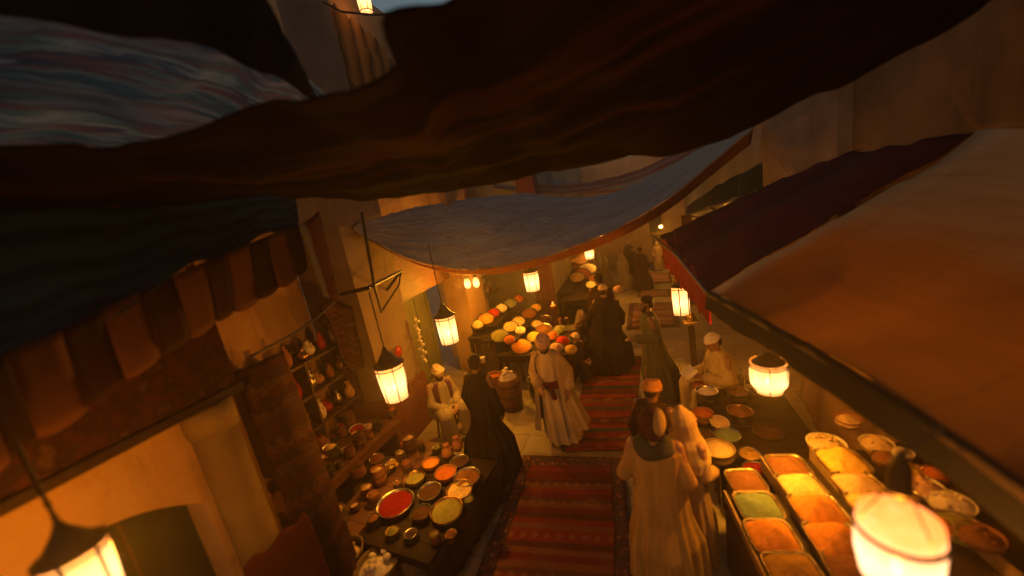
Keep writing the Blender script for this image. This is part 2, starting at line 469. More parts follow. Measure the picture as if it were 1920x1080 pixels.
for k, c in enumerate(seq): run.append((k / 31, tuple(x * .85 for x in c)))
rug('long red striped runner between the man in cream robes and the group at the stall', [(-1.27, 4.58, 0), (-.3, 4.66, 0), (-.13, 7.72, 0), (-1.17, 7.82, 0)], rug_mat('striped runner weave', run, 0, (.2, .08, .03), 3), 2, wr=.014)
farb = [(k / 10, c) for k, c in enumerate([(.3, .13, .1), (.22, .08, .07), (.33, .2, .15), (.2, .07, .06), (.3, .12, .09), (.33, .22, .16), (.22, .08, .06), (.3, .13, .1), (.2, .1, .08), (.28, .12, .1)])]
fm = rug_mat('faded rug weave', farb, .1, (.35, .2, .15), 5)
rug('faded pink rug behind the bearded man in grey', [ag(1175, 618), ag(1275, 612), ag(1268, 568), ag(1180, 570)], fm, 3, wr=.006)
rug('small faded rug far up the alley behind the dark rug seller', [ag(1195, 558), ag(1262, 556), ag(1258, 543), ag(1196, 545)], fm, 4, wr=.006, fringe=False)
rug('reddish rug at the far end of the alley beside the tall dark figure', [ag(1215, 533), ag(1262, 531), ag(1256, 512), ag(1214, 512)], fm, 5, wr=.006, fringe=False)

# ================================================================== BUILDINGS
def wallbox(s, x0, x1, y0, y1, z0, z1, mi=0): s.box(x0, x1, y0, y1, z0, z1, mi)
def arch_wall(s, X0, X1, y0, y1, z0, z1, oy0, oy1, spring, top, n=14):
    """wall in the YZ plane with a pointed arch opening from oy0 to oy1"""
    s.box(X0, X1, y0, oy0, z0, z1); s.box(X0, X1, oy1, y1, z0, z1)
    c = (oy0 + oy1) / 2; pts = []
    for k in range(n + 1):
        u = k / n; y = oy0 + (oy1 - oy0) * u; tt = abs(2 * u - 1)
        pts.append((y, spring + (top - spring) * (1 - tt ** 1.7)))
    for (ya, za), (yb, zb) in zip(pts, pts[1:]):
        s.add([(X0, ya, za), (X1, ya, za), (X1, yb, zb), (X0, yb, zb), (X0, ya, z1), (X1, ya, z1), (X1, yb, z1), (X0, yb, z1)],
              [(0, 1, 2, 3), (4, 7, 6, 5), (1, 5, 6, 2), (0, 3, 7, 4)])
# near left house
bA = thing('house', 'ochre house at lower left with an arched doorway under the dark teal awning', 'building', (-3.0, 0, 0))
s = MB(); arch_wall(s, -3.35, -3.0, -3, 1.80, 0, 4.05, .38, 1.40, 1.95, 2.22); s.build('wall', PL_OCHRE, bA, world=True)
s = MB(); s.box(-6.5, -3.36, -3, 1.80, 3.85, 4.04); s.build('roof', PL_PALE, bA, world=True)
s = MB(); s.box(-3.30, -3.22, .38, 1.40, 0, 2.2)
dr = s.build('door', basic('teal black door paint', (.012, .022, .02), (.006, .01, .009), 4, .6), bA, world=True)
s = MB()
for yy in (.72, 1.06): s.box(-3.219, -3.205, yy - .01, yy + .01, .05, 2.1)
for zz in (.35, 1.2): s.box(-3.219, -3.2, .42, 1.36, zz - .04, zz + .04)
s.build('batten', WOOD, dr)
bpy.context.view_layer.update()
s = MB()
for z0, z1, r in ((0, .25, .17), (.25, 2.42, .135), (2.42, 2.595, .15)):
    s.lathe([(r, z0), (r * 1.02, (z0 + z1) / 2), (r, z1)], (-2.93, 1.57, 0), 20)
s.build('column', plaster('column plaster', (.22, .15, .06), (.15, .09, .035)), bA, True, world=True)
# carved fascia band
CARP = cloth_mat('patterned fascia', [(0, (.05, .018, .010)), (.25, (.02, .008, .007)), (.45, (.075, .035, .018)), (.6, (.02, .009, .008)), (.8, (.055, .015, .011)), (1, (.045, .016, .01))], 0, 9, 1.6, warp=9, coordk='Object')
s = MB(); s.box(-2.99, -2.9, -3, 1.80, 2.66, 3.32); s.build('fascia', CARP, bA, world=True)
s = MB(); s.box(-2.995, -2.87, -3, 1.82, 2.60, 2.66); s.build('beam', DARKW, bA, world=True)
s = MB(); s.box(-6.5, -3.36, 1.62, 1.80, 0, 3.84); s.build('wall', PL_OCHRE, bA, world=True)

# recess and pier house on the left
bB = thing('house', 'ochre house behind the pottery shelves with tall pier and green doorway', 'building', (-4.2, 5, 0))
s = MB(); s.box(-5.2, -4.95, 1.81, 4.40, 0, 3.9); s.build('wall', PL_OCHRE, bB, world=True)
s = MB(); s.box(-4.95, -3.95, 4.41, 5.45, .95, 8.6); s.build('pier', PL_PALE, bB, world=True)
s = MB(); s.box(-5.0, -3.9, 4.36, 5.5, 0, .95); s.build('plinth', PL_RED, bB, world=True)
s = MB(); s.box(-4.9, -3.98, 5.46, 7.35, 2.28, 3.3)
s.build('lintel', WOODR, bB, world=True)
s = MB(); s.box(-4.85, -4.1, 5.5, 7.34, 3.3, 7.6); s.build('wall', PL_OCHRE, bB, world=True)
s = MB(); s.box(-4.7, -4.62, 5.5, 7.3, 0, 2.27); d = s.build('door', GREEND, bB, world=True)
s = MB()
for yy in (5.6, 6.1, 6.75, 7.2): s.box(-4.619, -4.60, yy - .03, yy + .03, .1, 2.2)
for zz in (.3, 1.2, 2.1): s.box(-4.6, -4.58, 5.55, 7.25, zz - .05, zz + .05)
s.build('rail', GREEND, d)
s = MB(); s.box(-4.2, -3.65, 7.36, 8.3, 0, 5.2); s.build('pier', PL_OCHRE, bB, world=True)
# fix sub-part offsets (door rails are written in world coordinates)
for ob in COL.objects:
    if ob.name.startswith(('rail', 'batten')):
        o = ob.parent.parent.location
        for v in ob.data.vertices: v.co -= o
# bay with spice display
bC = thing('house', 'house with the lit spice bay and a dark red corner drape', 'building', (-4.2, 9.5, 0))
s = MB(); s.box(-4.9, -4.7, 8.31, 11.2, -.6, 5); s.build('wall', PL_OCHRE, bC, world=True)
s = MB(); s.box(-4.7, -2.7, 10.9, 11.2, -.6, 5); s.box(-2.95, -2.7, 11.2, 24, -1.5, 5.2); s.build('wall', PL_GREY, bC, world=True)
s = MB(); s.box(-2.95, -2.45, 10.3, 10.85, -.5, 4.6); s.build('pier', PL_RED, bC, world=True)
# far end
bD = thing('house', 'hazy house closing the far end of the alley', 'building', (1, 25, -1.2))
s = MB(); s.box(-3, 7, 24.1, 24.6, -1.5, 5.2); s.build('wall', PL_OCHRE, bD, world=True)
s = MB()
for xx in (-1.6, .9, 3.2):
    s.box(xx, xx + .7, 23.98, 24.09, .6, 1.9)
s.build('window', basic('dark far window', (.03, .02, .015)), bD, world=True)
s = MB(); s.box(1.0, 2.3, 23.95, 24.08, -1.2, .4); s.build('door', WOOD, bD, world=True)
# right side
bR = thing('house', 'tall plain ochre house above the maroon and beige awnings', 'building', (2.6, 3, 0))
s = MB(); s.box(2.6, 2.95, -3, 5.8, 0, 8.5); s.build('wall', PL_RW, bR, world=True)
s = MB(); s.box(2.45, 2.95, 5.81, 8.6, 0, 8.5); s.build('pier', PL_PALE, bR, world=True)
bS = thing('house', 'grey house behind the green awning on the right', 'building', (3, 11, 0))
s = MB(); s.box(2.75, 3.2, 9.4, 13.4, -1.2, 7.4); s.build('wall', PL_GREY, bS, world=True)
s = MB(); s.box(2.95, 3.3, 8.62, 9.38, 0, 8.4); s.build('recess_wall', PL_GREY, bS, world=True)
bT = thing('house', 'low hazy house at the far right of the alley', 'building', (3, 18, -1))
s = MB(); s.box(2.9, 3.3, 14.2, 24, -1.6, 5.0); s.build('wall', PL_GREY, bT, world=True)
s = MB(); s.box(2.8, 2.9, 16, 17.2, -1.2, 1.3); s.build('door', WOOD, bT, world=True)

# small shop canopies on far right (brick coloured awning under grey house)
# ================================================================== CANOPIES AND AWNINGS
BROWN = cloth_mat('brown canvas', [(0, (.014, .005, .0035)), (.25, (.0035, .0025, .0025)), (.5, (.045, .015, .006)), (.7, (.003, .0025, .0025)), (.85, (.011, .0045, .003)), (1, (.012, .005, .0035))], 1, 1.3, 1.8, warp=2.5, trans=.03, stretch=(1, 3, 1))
far_edge = [(-3.3, .3, 4.0), ax(0, 398, -3.0), ax(200, 392, -3.0), ax(400, 380, -2.9), ax(560, 374, -2.6), ay(700, 377, 2.9), ay(900, 348, 3.05), ay(1050, 322, 3.15), ay(1200, 290, 3.25), ay(1330, 265, 3.3), ay(1450, 212, 3.4), ay(1600, 145, 3.5), ay(1850, 2, 3.7), (2.6, 3.9, 4.75)]
near_edge = [(-3.3, -.3, 4.2), az(0, 262, 4.16), az(200, 270, 4.16), az(400, 240, 4.16), az(560, 190, 4.17), az(640, 165, 4.17), az(734, 128, 4.18), az(722, 80, 4.22), az(715, 28, 4.26), az(780, 14, 4.3), az(870, -6, 4.35), (.1, 1.15, 4.45), (1.0, 1.1, 4.7), (2.6, 1.2, 5.0)]
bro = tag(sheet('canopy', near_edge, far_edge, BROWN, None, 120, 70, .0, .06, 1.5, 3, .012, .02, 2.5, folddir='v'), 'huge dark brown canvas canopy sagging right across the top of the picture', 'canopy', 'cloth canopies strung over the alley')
STREAK = cloth_mat('streaked shawl cloth', [(0, (.46, .40, .38)), (.1, (.2, .24, .24)), (.22, (.38, .17, .16)), (.3, (.2, .32, .28)), (.4, (.62, .58, .5)), (.46, (.08, .14, .22)), (.6, (.36, .17, .16)), (.7, (.36, .42, .39)), (.8, (.08, .18, .22)), (.9, (.36, .22, .2)), (1, (.46, .40, .38))], 1, 4.5, 1.6, trans=.6, warp=3.0, stretch=(1.0, 7., 1.))
tag(sheet('canopy', [(-1.9, .2, 4.75), az(0, -30, 4.8), az(130, -20, 4.8), az(250, 10, 4.8), az(400, 50, 4.8), az(505, 110, 4.8), az(610, 185, 4.8), (-2.9, 3.7, 4.75)],
          [(-4.6, 0.0, 4.3), (-5, .8, 4.3), (-5, 1.4, 4.3), (-5, 2, 4.3), (-5, 2.6, 4.3), (-5, 3.2, 4.3), (-5, 3.8, 4.3), (-5, 4.3, 4.3)], STREAK, None, 70, 50, .12, .05, 2, 5, 0, .012, 6), 'streaky grey, pink and teal patterned canopy at upper left', 'canopy', 'cloth canopies strung over the alley')
TEAL = cloth_mat('dark teal cloth', [(0, (.02, .075, .10)), (.4, (.008, .03, .045)), (.7, (.03, .10, .13)), (1, (.02, .075, .10))], 1, 5, .5, trans=.1)
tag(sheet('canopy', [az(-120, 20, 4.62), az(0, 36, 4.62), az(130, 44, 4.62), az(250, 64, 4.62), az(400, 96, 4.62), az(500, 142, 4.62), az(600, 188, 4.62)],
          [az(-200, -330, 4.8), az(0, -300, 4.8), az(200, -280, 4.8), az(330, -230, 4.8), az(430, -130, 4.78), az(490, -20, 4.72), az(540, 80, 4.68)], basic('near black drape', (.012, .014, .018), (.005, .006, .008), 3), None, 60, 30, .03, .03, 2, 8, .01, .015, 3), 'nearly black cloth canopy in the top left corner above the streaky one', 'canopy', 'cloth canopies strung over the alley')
# blue-grey canopy
BLUE = cloth_mat('grey cloth', [(0, (.34, .35, .35)), (.2, (.48, .48, .46)), (.35, (.2, .2, .21)), (.5, (.5, .42, .38)), (.62, (.2, .22, .24)), (.8, (.44, .38, .35)), (1, (.34, .35, .35))], 1, 4.0, 3.2, trans=.03, warp=5, stretch=(1.6, 7., 1.), bs=1.0)
lo = [ax(662, 430, -3.92), ay(760, 484, 5.25), ay(870, 505, 5.6), ay(1000, 486, 6.0), ay(1130, 440, 6.5), ay(1240, 380, 7.0), ay(1330, 308, 7.7), ay(1412, 240, 8.4)]
hi = [ax(664, 424, -3.91), ax(745, 396, -3.9), ay(850, 377, 7.7), ay(975, 363, 9.2), ay(1090, 371, 9.7), ay(1190, 346, 9.9), ay(1290, 290, 9.8), ay(1400, 236, 9.3)]
cb = thing('canopy', 'blue-grey patterned canopy sagging over the middle of the alley', 'canopy', (-1.5, 6.5, 3.5), group='cloth canopies strung over the alley')
sheet('cloth', lo, hi, BLUE, cb, 110, 60, .0, .04, 3, 2, 0, .008, 7, folddir='v')
lo2 = [Vector(p) + Vector((0, .02, -.02)) for p in resample(lo, 20)]
lo3 = [p + Vector((0, .2, -.08 - .16 * (k / 19))) for k, p in enumerate(lo2)]
sheet('hem', lo2, lo3, basic('rust hem', (.3, .11, .04), (.18, .06, .02), 5), cb, 60, 6, 0, .01, 3, 1, .01)
s = MB()
for (a, b_) in ((lo[0], Vector((-4.2, 4.9, 3.95))), (hi[0], Vector((-4.1, 5.46, 4.0))), (lo[-1], Vector((2.5, 8.5, 4.6)))):
    s.tube([a, b_], .012, 6)
s.build('rope', IRON, cb, world=True)
# further canopies
def farcan(label, y0, y1, zc, drop, mat, xl=-2.7, xr=2.6, zl=.55, seed=0):
    A, B = [], []
    for k in range(9):
        u = k / 8; x = xl + (xr - xl) * u
        q = 4 * u * (1 - u)
        A.append((x, y0, zc + zl * (1 - q) + .25 * u)); B.append((x, y1, zc + zl * (1 - q) + drop + .25 * u))
    tag(sheet('canopy', A, B, mat, None, 40, 16, .12, .05, 2, seed, 0, .02, 4, folddir='v'), label, 'canopy', 'cloth canopies strung over the alley')
PINK = cloth_mat('dusty pink cloth', [(0, (.3, .13, .11)), (.4, (.38, .27, .22)), (.7, (.24, .1, .08)), (1, (.3, .13, .11))], 1, 3, .4, trans=.35)
PALEC = cloth_mat('pale blue cloth', [(0, (.36, .36, .34)), (.5, (.25, .28, .3)), (1, (.36, .36, .34))], 1, 3, .4, trans=.35)
ORC = cloth_mat('orange cloth', [(0, (.55, .22, .08)), (.5, (.4, .15, .05)), (1, (.55, .22, .08))], 1, 3, .4, trans=.5)
farcan('dusty pink canopy just behind the blue-grey one', 10.6, 12.2, 3.5, .25, PINK, -3.8, 2.6, .75, 11)
farcan('pale canopy far up the alley showing under the pink one', 13.0, 14.6, 3.42, .28, PALEC, -2.7, 2.7, .6, 12)
farcan('orange glowing canopy farthest up the alley', 15.5, 17.5, 3.3, .3, ORC, -2.7, 2.8, .6, 13)

# teal awning, left, with striped valance
aw = thing('awning', 'dark teal awning with maroon and beige striped valance on the left', 'awning', (-3, 1, 3.6), group='shop awnings')
lowe = [(-2.35, -.9, 3.05), ax(-120, 740, -2.45), ax(0, 668, -2.5), ax(100, 628, -2.52), ax(185, 585, -2.55), ax(300, 530, -2.58), ax(380, 492, -2.6), ax(450, 465, -2.62), ax(560, 420, -2.7)]
topw = [(-2.99, -.9, 4.02), (-2.99, .4, 4.02), (-2.99, .8, 4.02), (-2.99, 1.1, 4.02), (-2.99, 1.4, 4.02), (-2.99, 1.79, 4.02), (-3.0, 2.2, 4.05), (-3.05, 2.6, 4.08), (-3.1, 3.0, 4.1)]
sheet('cloth', lowe, topw, TEAL, aw, 60, 20, .12, .04, 2.5, 4, .01, .02, 6)
VM = basic('maroon valance', (.02, .004, .005), (.012, .003, .004), 6, sheen=.2); VB = basic('beige valance', (.08, .03, .018), (.055, .02, .013), 6, sheen=.2)
le = resample(lowe, 39)
s = MB()
for k in range(19):
    a, b_ = le[2 * k], le[2 * k + 2]
    mi = k % 2; n = 8; L = .40 + .03 * rng.random()
    vs = []
    for j in range(n + 1):
        v = j / n
        for i in range(5):
            u = i / 4; p = a.lerp(b_, u)
            p.z -= v * L * (1 - .06 * (2 * u - 1) ** 2); p.x += .012 * math.sin(v * 3 + k) + .006 * math.cos(u * 6.28) - v * .06
            vs.append(p)
    s.add(vs, [(j * 5 + i, j * 5 + i + 1, (j + 1) * 5 + i + 1, (j + 1) * 5 + i) for j in range(n) for i in range(4)], mi)
vo = s.build('valance', [VM, VB], aw, True, world=True); md = vo.modifiers.new('t', 'SOLIDIFY'); md.thickness = .012
e0 = le[-1]
sheet('side_flap', [e0, e0 + Vector((-.05, .2, .05)), e0 + Vector((-.15, .42, .12))], [e0 + Vector((.02, .02, -.65)), e0 + Vector((-.06, .2, -.75)), e0 + Vector((-.2, .4, -.8))], cloth_mat('grey maroon flap', [(0, (.22, .2, .18)), (.2, (.2, .19, .17)), (.26, (.09, .015, .015)), (1, (.06, .012, .012))], 0, .99, .02), aw, 20, 20, 0, .03, 3, 3, .01)
s = MB(); s.tube([(-2.99, .3, 3.35), lowe[2] + Vector((0, 0, .0))], .015); s.tube([(-2.99, 1.7, 3.35), le[30]], .015); s.build('support_arm', IRON, aw, world=True)

# maroon awning, right
MAR = cloth_mat('maroon velvet', [(0, (.10, .01, .022)), (.5, (.05, .008, .015)), (.8, (.07, .022, .028)), (1, (.10, .01, .022))], 0, 2, 1.0, trans=.05, warp=3)
am = thing('awning', 'maroon awning with a ragged red fringe on the right', 'awning', (1.5, 5.5, 3), group='shop awnings')
A = [az(1238, 441, 2.5), az(1252, 455, 2.5), az(1270, 478, 2.49), az(1292, 505, 2.48), az(1326, 546, 2.46)]
B = [ax(1500, 325, 2.5), ax(1560, 298, 2.5), ax(1640, 280, 2.55), ax(1720, 266, 2.58), ax(1822, 248, 2.58)]
Mi = [ax(1405, 395, 1.7), ay(1450, 385, 5.6), ay(1500, 385, 5.0), ay(1560, 392, 4.4), ay(1610, 402, 3.95)]
sheet('cloth', A, B, MAR, am, 50, 40, .0, .05, 2, 6, .012, .015, 5)
REDF = basic('bright red fringe', (.22, .006, .011), (.09, .004, .007), 12, sheen=.3)
fl = resample(A, 60)
s = MB(); vs = []; n = 8
for j in range(n + 1):
    v = j / n
    for i, p in enumerate(fl):
        u = i / 59; L = (.60 - .26 * u) * (1 + .25 * mnoise.noise(Vector((i * .9, 3, 0))))
        q = p.copy(); q.z -= v * L; q.x += .02 * math.sin(i * .7) * v + .01; q.y += .012 * math.sin(i * 1.9 + v * 3)
        vs.append(q)
s.add(vs, [(j * 60 + i, j * 60 + i + 1, (j + 1) * 60 + i + 1, (j + 1) * 60 + i) for j in range(n) for i in range(59)])
vo = s.build('valance', REDF, am, True, world=True); md = vo.modifiers.new('t', 'SOLIDIFY'); md.thickness = .01
s = MB(); s.tube([A[0] + Vector((-.15, .3, -.01)), A[2] + Vector((0, 0, -.02)), A[-1] + Vector((0, -.05, -.02))], .022); s.build('front_rail', WOOD, am, world=True)
s = MB()
s.tube([A[0] + Vector((0, 0, -.02)), Vector((2.44, 7.2, 1.9))], .02); s.build('support_arm', WOOD, am, world=True)

# beige awning, near right
def awning_cloth():
    m, t, b = nodes('awning canvas with painted glow')
    v = coord(t, 'UV'); sp = t.nodes.new('ShaderNodeSeparateXYZ'); ln(t, v, sp.inputs[0])
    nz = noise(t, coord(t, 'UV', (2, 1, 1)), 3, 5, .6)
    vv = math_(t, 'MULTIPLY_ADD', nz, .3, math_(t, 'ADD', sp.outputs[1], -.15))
    c = ramp(t, vv, [(.0, (.30, .15, .05)), (.22, (.46, .21, .05)), (.45, (.44, .22, .07)), (.62, (.42, .35, .27)), (1, (.56, .53, .48))])  # lamp glow painted into the low part, grey sky light into the upper
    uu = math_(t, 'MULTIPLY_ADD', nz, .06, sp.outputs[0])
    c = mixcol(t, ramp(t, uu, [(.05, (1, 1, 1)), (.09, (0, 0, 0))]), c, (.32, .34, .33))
    fine = noise(t, coord(t, 'UV', (60, 30, 1)), 6, 5, .75)
    big = noise(t, coord(t, 'UV', (1, 5, 1)), 4, 6, .7)
    c = mixcol(t, math_(t, 'MULTIPLY', fine, .3), c, (.12, .07, .03)); c = mixcol(t, ramp(t, big, [(.45, (0, 0, 0)), (.75, (.5, .5, .5))]), c, (.2, .13, .07))
    sm = math_(t, 'LESS_THAN', math_(t, 'ABSOLUTE', math_(t, 'SUBTRACT', math_(t, 'FRACT', math_(t, 'MULTIPLY', sp.outputs[0], 6.0)), .5)), .012)
    c = mixcol(t, math_(t, 'MULTIPLY', sm, .18), c, (.1, .06, .03))
    ln(t, c, b.inputs['Base Color']); b.inputs['Roughness'].default_value = .95; b.inputs['Specular IOR Level'].default_value = .06
    bump(t, b, math_(t, 'ADD', fine, big), .6, .012)
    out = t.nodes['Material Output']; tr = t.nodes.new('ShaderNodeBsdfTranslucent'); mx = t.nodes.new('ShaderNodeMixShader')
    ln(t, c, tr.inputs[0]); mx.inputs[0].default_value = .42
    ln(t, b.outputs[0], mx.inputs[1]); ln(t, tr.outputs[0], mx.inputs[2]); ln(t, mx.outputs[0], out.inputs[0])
    return m
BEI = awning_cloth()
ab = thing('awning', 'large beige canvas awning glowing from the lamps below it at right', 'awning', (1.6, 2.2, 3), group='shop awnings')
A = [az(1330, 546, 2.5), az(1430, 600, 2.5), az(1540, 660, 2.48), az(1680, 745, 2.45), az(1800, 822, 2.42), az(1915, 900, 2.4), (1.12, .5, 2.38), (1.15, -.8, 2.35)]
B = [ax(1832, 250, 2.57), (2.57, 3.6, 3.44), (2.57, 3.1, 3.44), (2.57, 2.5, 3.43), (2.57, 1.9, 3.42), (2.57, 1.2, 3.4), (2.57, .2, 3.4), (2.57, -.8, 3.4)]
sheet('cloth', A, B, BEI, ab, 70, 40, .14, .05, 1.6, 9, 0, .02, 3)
s = MB(); s.tube([p + Vector((0, 0, -.03)) for p in resample(A, 16)], .03); s.build('rail', WOOD, ab, world=True)
lo2 = [p + Vector((-.012, 0, .01)) for p in resample(A, 20)]; lo3 = [p + Vector((-.03, 0, -.17)) for p in lo2]
sheet('valance', lo2, lo3, basic('valance with painted shade', (.012, .011, .014), (.007, .007, .01), 6), ab, 60, 8, 0, .02, 4, 2, .01)  # dark bluish colour stands in for shade on the edge's unlit side
s = MB()
s.box(1.14, 1.22, .92, 1.00, 0, 2.36)
s.build('post', WOOD, ab, world=True)

# green awning beyond
GRN = cloth_mat('dark green canvas', [(0, (.012, .035, .035)), (.5, (.008, .02, .02)), (1, (.012, .035, .035))], 0, 4, .5, trans=.02)
ag_ = thing('awning', 'small dark green awning on beams with a bare bulb under it', 'awning', (2, 10, 3), group='shop awnings')
GA = [ay(1286, 402, 13.0), ay(1330, 387, 11.7), ay(1385, 368, 10.2), ay(1441, 352, 8.72)]
GB = [ay(1288, 388, 13.3), ay(1338, 352, 12.3), ay(1388, 326, 10.8), ay(1441, 300, 8.95)]
sheet('cloth', GA, GB, GRN, ag_, 30, 14, .05, .03, 3, 3, .02, .02, 4)
s = MB()
for k, u in enumerate((0, 1, 2, 3)):
    s.tube([GA[k] + Vector((0, 0, -.03)), Vector((max(2.76, GA[k].x + .1), GA[k].y + .4, GA[k].z - .45))], .025); s.tube([GA[k] + Vector((0, 0, -.03)), GB[k] + Vector((0, 0, -.04))], .02)
s.tube([p + Vector((0, 0, -.035)) for p in resample(GA, 8)], .025); s.build('beam', WOOD, ag_, world=True)
s = MB(); s.box(GA[0].x - .14, GA[0].x + .14, GA[0].y - .1, GA[0].y + .1, gz(13), GA[0].z - .02); s.build('post', PL_RED, ag_, world=True)

# hanging yellow drape by the top lantern
YD = cloth_mat('yellow hanging cloth', [(0, (.5, .25, .06)), (.45, (.3, .13, .03)), (.55, (.1, .05, .02)), (1, (.5, .25, .06))], 0, 5, .12, trans=.3)
tag(sheet('hanging_cloth', [ax(612, 5, -4.05), ax(655, 30, -4.05), ax(690, 60, -4.02), ax(738, 118, -3.98)], [ax(645, 170, -4.05), ax(680, 172, -4.05), ax(715, 165, -4.0), ax(740, 135, -3.98)], YD, None, 40, 20, 0, .08, 3, 3, .01, .04, 9), 'yellow ridged cloth hanging high up beside the top lantern', 'cloth')

# ================================================================== LANTERNS
def lamp(loc, power, parent, r=.05):
    l = bpy.data.lights.new('lantern_flame', 'POINT'); l.energy = power * LK; l.color = WARM; l.shadow_soft_size = r
    o = bpy.data.objects.new('lantern_flame', l); COL.objects.link(o); o.location = loc; o.parent = parent
    return o
LGRP = 'lit lanterns of the market'
def lantern(label, c, r, h, power, n=24, style='drum', hang=.6, taper=.9, bars=6, group=LGRP, hook=None):
    root = thing('lantern', label, 'lantern', c, group=group)
    H = h / 2
    s = MB()
    if style == 'bowl':
        s.lathe([(r * .94, H), (r * .95, H * .98), (r, H * .3), (r * .97, -H * .45), (r * .75, -H * .85), (r * .72, -H)], (0, 0, 0), 32, cap1=False)
    elif style == 'glass':
        s.lathe([(r * .93, H), (r * 1.0, H * .55), (r * .98, 0), (r * .85, -H * .6), (r * .55, -H)], (0, 0, 0), 36, cap1=False)
    else:
        prof = [(r, H)] + [(r * (1 + (taper - 1) * k / 6) * (1 + .03 * math.sin(math.pi * k / 6)), H - h * k / 6) for k in range(1, 7)]
        s.lathe(prof, (0, 0, 0), n, cap1=False)
    s.build('shade', PAPER if style != 'glass' else HOTG, root, smooth=(n > 8))
    s = MB()
    if style == 'glass':
        s.lathe([(r * 1.0, H * .62), (r * 1.05, H * .66), (r * 1.05, H * .74), (r * .98, H * .76)], (0, 0, 0), 36, cap0=False, cap1=False)
        s.lathe([(r * .1, H * 2.7), (r * .26, H * 2.3), (r * .3, H * 1.75), (r * .16, H * 1.6)], (0, 0, 0), 20)
        for k in range(3):
            q = k * math.pi * 2 / 3 + .9
            s.tube([(r * 1.02 * math.cos(q), r * 1.02 * math.sin(q), H * .7), (r * .25 * math.cos(q), r * .25 * math.sin(q), H * 1.8)], .003, 6)
    elif style == 'bowl':
        s.lathe([(r * .8, H * 1.02), (r * .9, H * 1.02), (r * .55, H * 1.35), (r * .2, H * 1.6)], (0, 0, 0), 24)
    else:
        s.lathe([(r * 1.08, H * 1.0), (r * 1.1, H * 1.05), (r * .75, H * 1.22), (r * .28, H * 1.7), (r * .12, H * 1.95), (.012, H * 2.0)], (0, 0, 0), n)
    s.build('cap', IRON, root, smooth=False)
    if style != 'glass':
        s = MB()
        for zz, rr in ((H, r * 1.04), (H * .82, r * 1.03), (-H, r * taper * 1.04 if style != 'bowl' else r * .76)):
            ring = [(rr * math.cos(q), rr * math.sin(q), zz) for q in [2 * math.pi * k / 24 for k in range(25)]]
            s.tube(ring, .006 if r > .07 else .005, 5)
        if style == 'bowl':
            for k in range(bars):
                q = 2 * math.pi * (k + .3) / bars
                s.tube([(r * 1.03 * math.cos(q), r * 1.03 * math.sin(q), H), (r * 1.03 * math.cos(q), r * 1.03 * math.sin(q), H * .2), (r * .8 * math.cos(q), r * .8 * math.sin(q), -H * .85), (r * .76 * math.cos(q), r * .76 * math.sin(q), -H)], .004, 5)
        else:
            for k in range(bars):
                q = 2 * math.pi * (k + .3) / bars
                s.tube([(r * 1.03 * math.cos(q), r * 1.03 * math.sin(q), H), (r * 1.03 * math.cos(q) * taper, r * 1.03 * math.sin(q) * taper, -H)], .0055 if style != 'hex' else .009, 5)
        s.build('frame', IRON, root)
    if hang:
        s = MB(); top = H * 1.9
        s.tube([(0, 0, top), (0, 0, top + hang)], .007, 5)
        for k in range(int(hang / .06)):
            s.ell((0, 0, top + .03 + k * .06), (.011, .011, .02), 6)
        s.build('chain', IRON, root)
    s = MB(); s.lathe([(.001, .05), (.014, .02), (.018, -.01), (.012, -.035)], (0, 0, -H * .3), 10); s.build('flame', FLAME, root, True)
    lamp((0, 0, 0), power, root, min(.06, r * .5))
    return root
def at_depth(x, y, d): return CAM + ray(x, y) / F_PX * d
L1 = lantern('large drum lantern hanging from the black bracket before the pier', at_depth(737, 715, 4.0), .15, .40, 80, taper=.8, hang=.62)
L2 = lantern('drum lantern with pointed dark cap hanging in front of the green doorway', at_depth(839, 617, 5.6), .145, .42, 60, taper=.9, hang=.9)
L3 = lantern('six-sided lantern above the spice bowls on the left', at_depth(997, 527, 7.6), .15, .40, 115, n=6, taper=.92, hang=.8)
L5 = lantern('small lantern over the far left spice stall, nearer of two', at_depth(1105, 476, 11.5), .145, .31, 110, n=6, hang=.9)
L6 = lantern('smallest lantern far up the left side, beyond its twin', at_depth(1133, 447, 15), .15, .3, 120, n=6, hang=1.1)
L7 = lantern('tall six-sided lantern beside the red fringe, above the alley', at_depth(1276, 562, 6.4), .145, .50, 60, n=6, style='hex', bars=6, taper=.98, hang=.75)
L8 = lantern('squat round-bottomed lantern hanging over the middle right stall', at_depth(1441, 706, 3.0), .13, .25, 120, style='bowl', hang=.35)
L9 = lantern('big open-topped glass lantern blazing above the spice trays', at_depth(1682, 1040, 1.28), .113, .30, 33, style='glass', hang=.0)
L10 = lantern('blurred lantern in the bottom left corner before the ochre wall', at_depth(160, 1082, 1.45), .095, .26, 80, taper=.85, hang=.35)
L11 = lantern('small lantern high up at the top edge by the yellow cloth', at_depth(683, 3, 6.0), .11, .3, 4, hang=.9)
# chain of L9 to the awning rail
s = MB(); s.tube([(0, 0, .40), (.1, 0, .50)], .008, 6); s.build('chain', IRON, L9)
# double wall lamp
p = at_depth(884, 531, 7.5)
W = thing('wall_lamp', 'twin glass wall lamp on the ochre pier above the spice bowls', 'lamp', p)
s = MB()
for dx in (-.09, .1): s.lathe([(.03, .11), (.06, .06), (.065, -.05), (.03, -.1)], (dx, .02 * dx, -.0), 14)
s.build('shade', PAPER, W, True)
s = MB(); s.tube([(-.09, 0, .13), (0, .05, .2), (.1, 0, .13)], .012); s.tube([(0, .05, .2), (-.3, .35, .2)], .014); s.lathe([(.05, .12), (.01, .17)], (-.09, 0, 0), 10); s.lathe([(.05, .12), (.01, .17)], (.1, 0, 0), 10)
s.build('bracket', IRON, W)
lamp((0, -.1, 0), 75, W, .05)
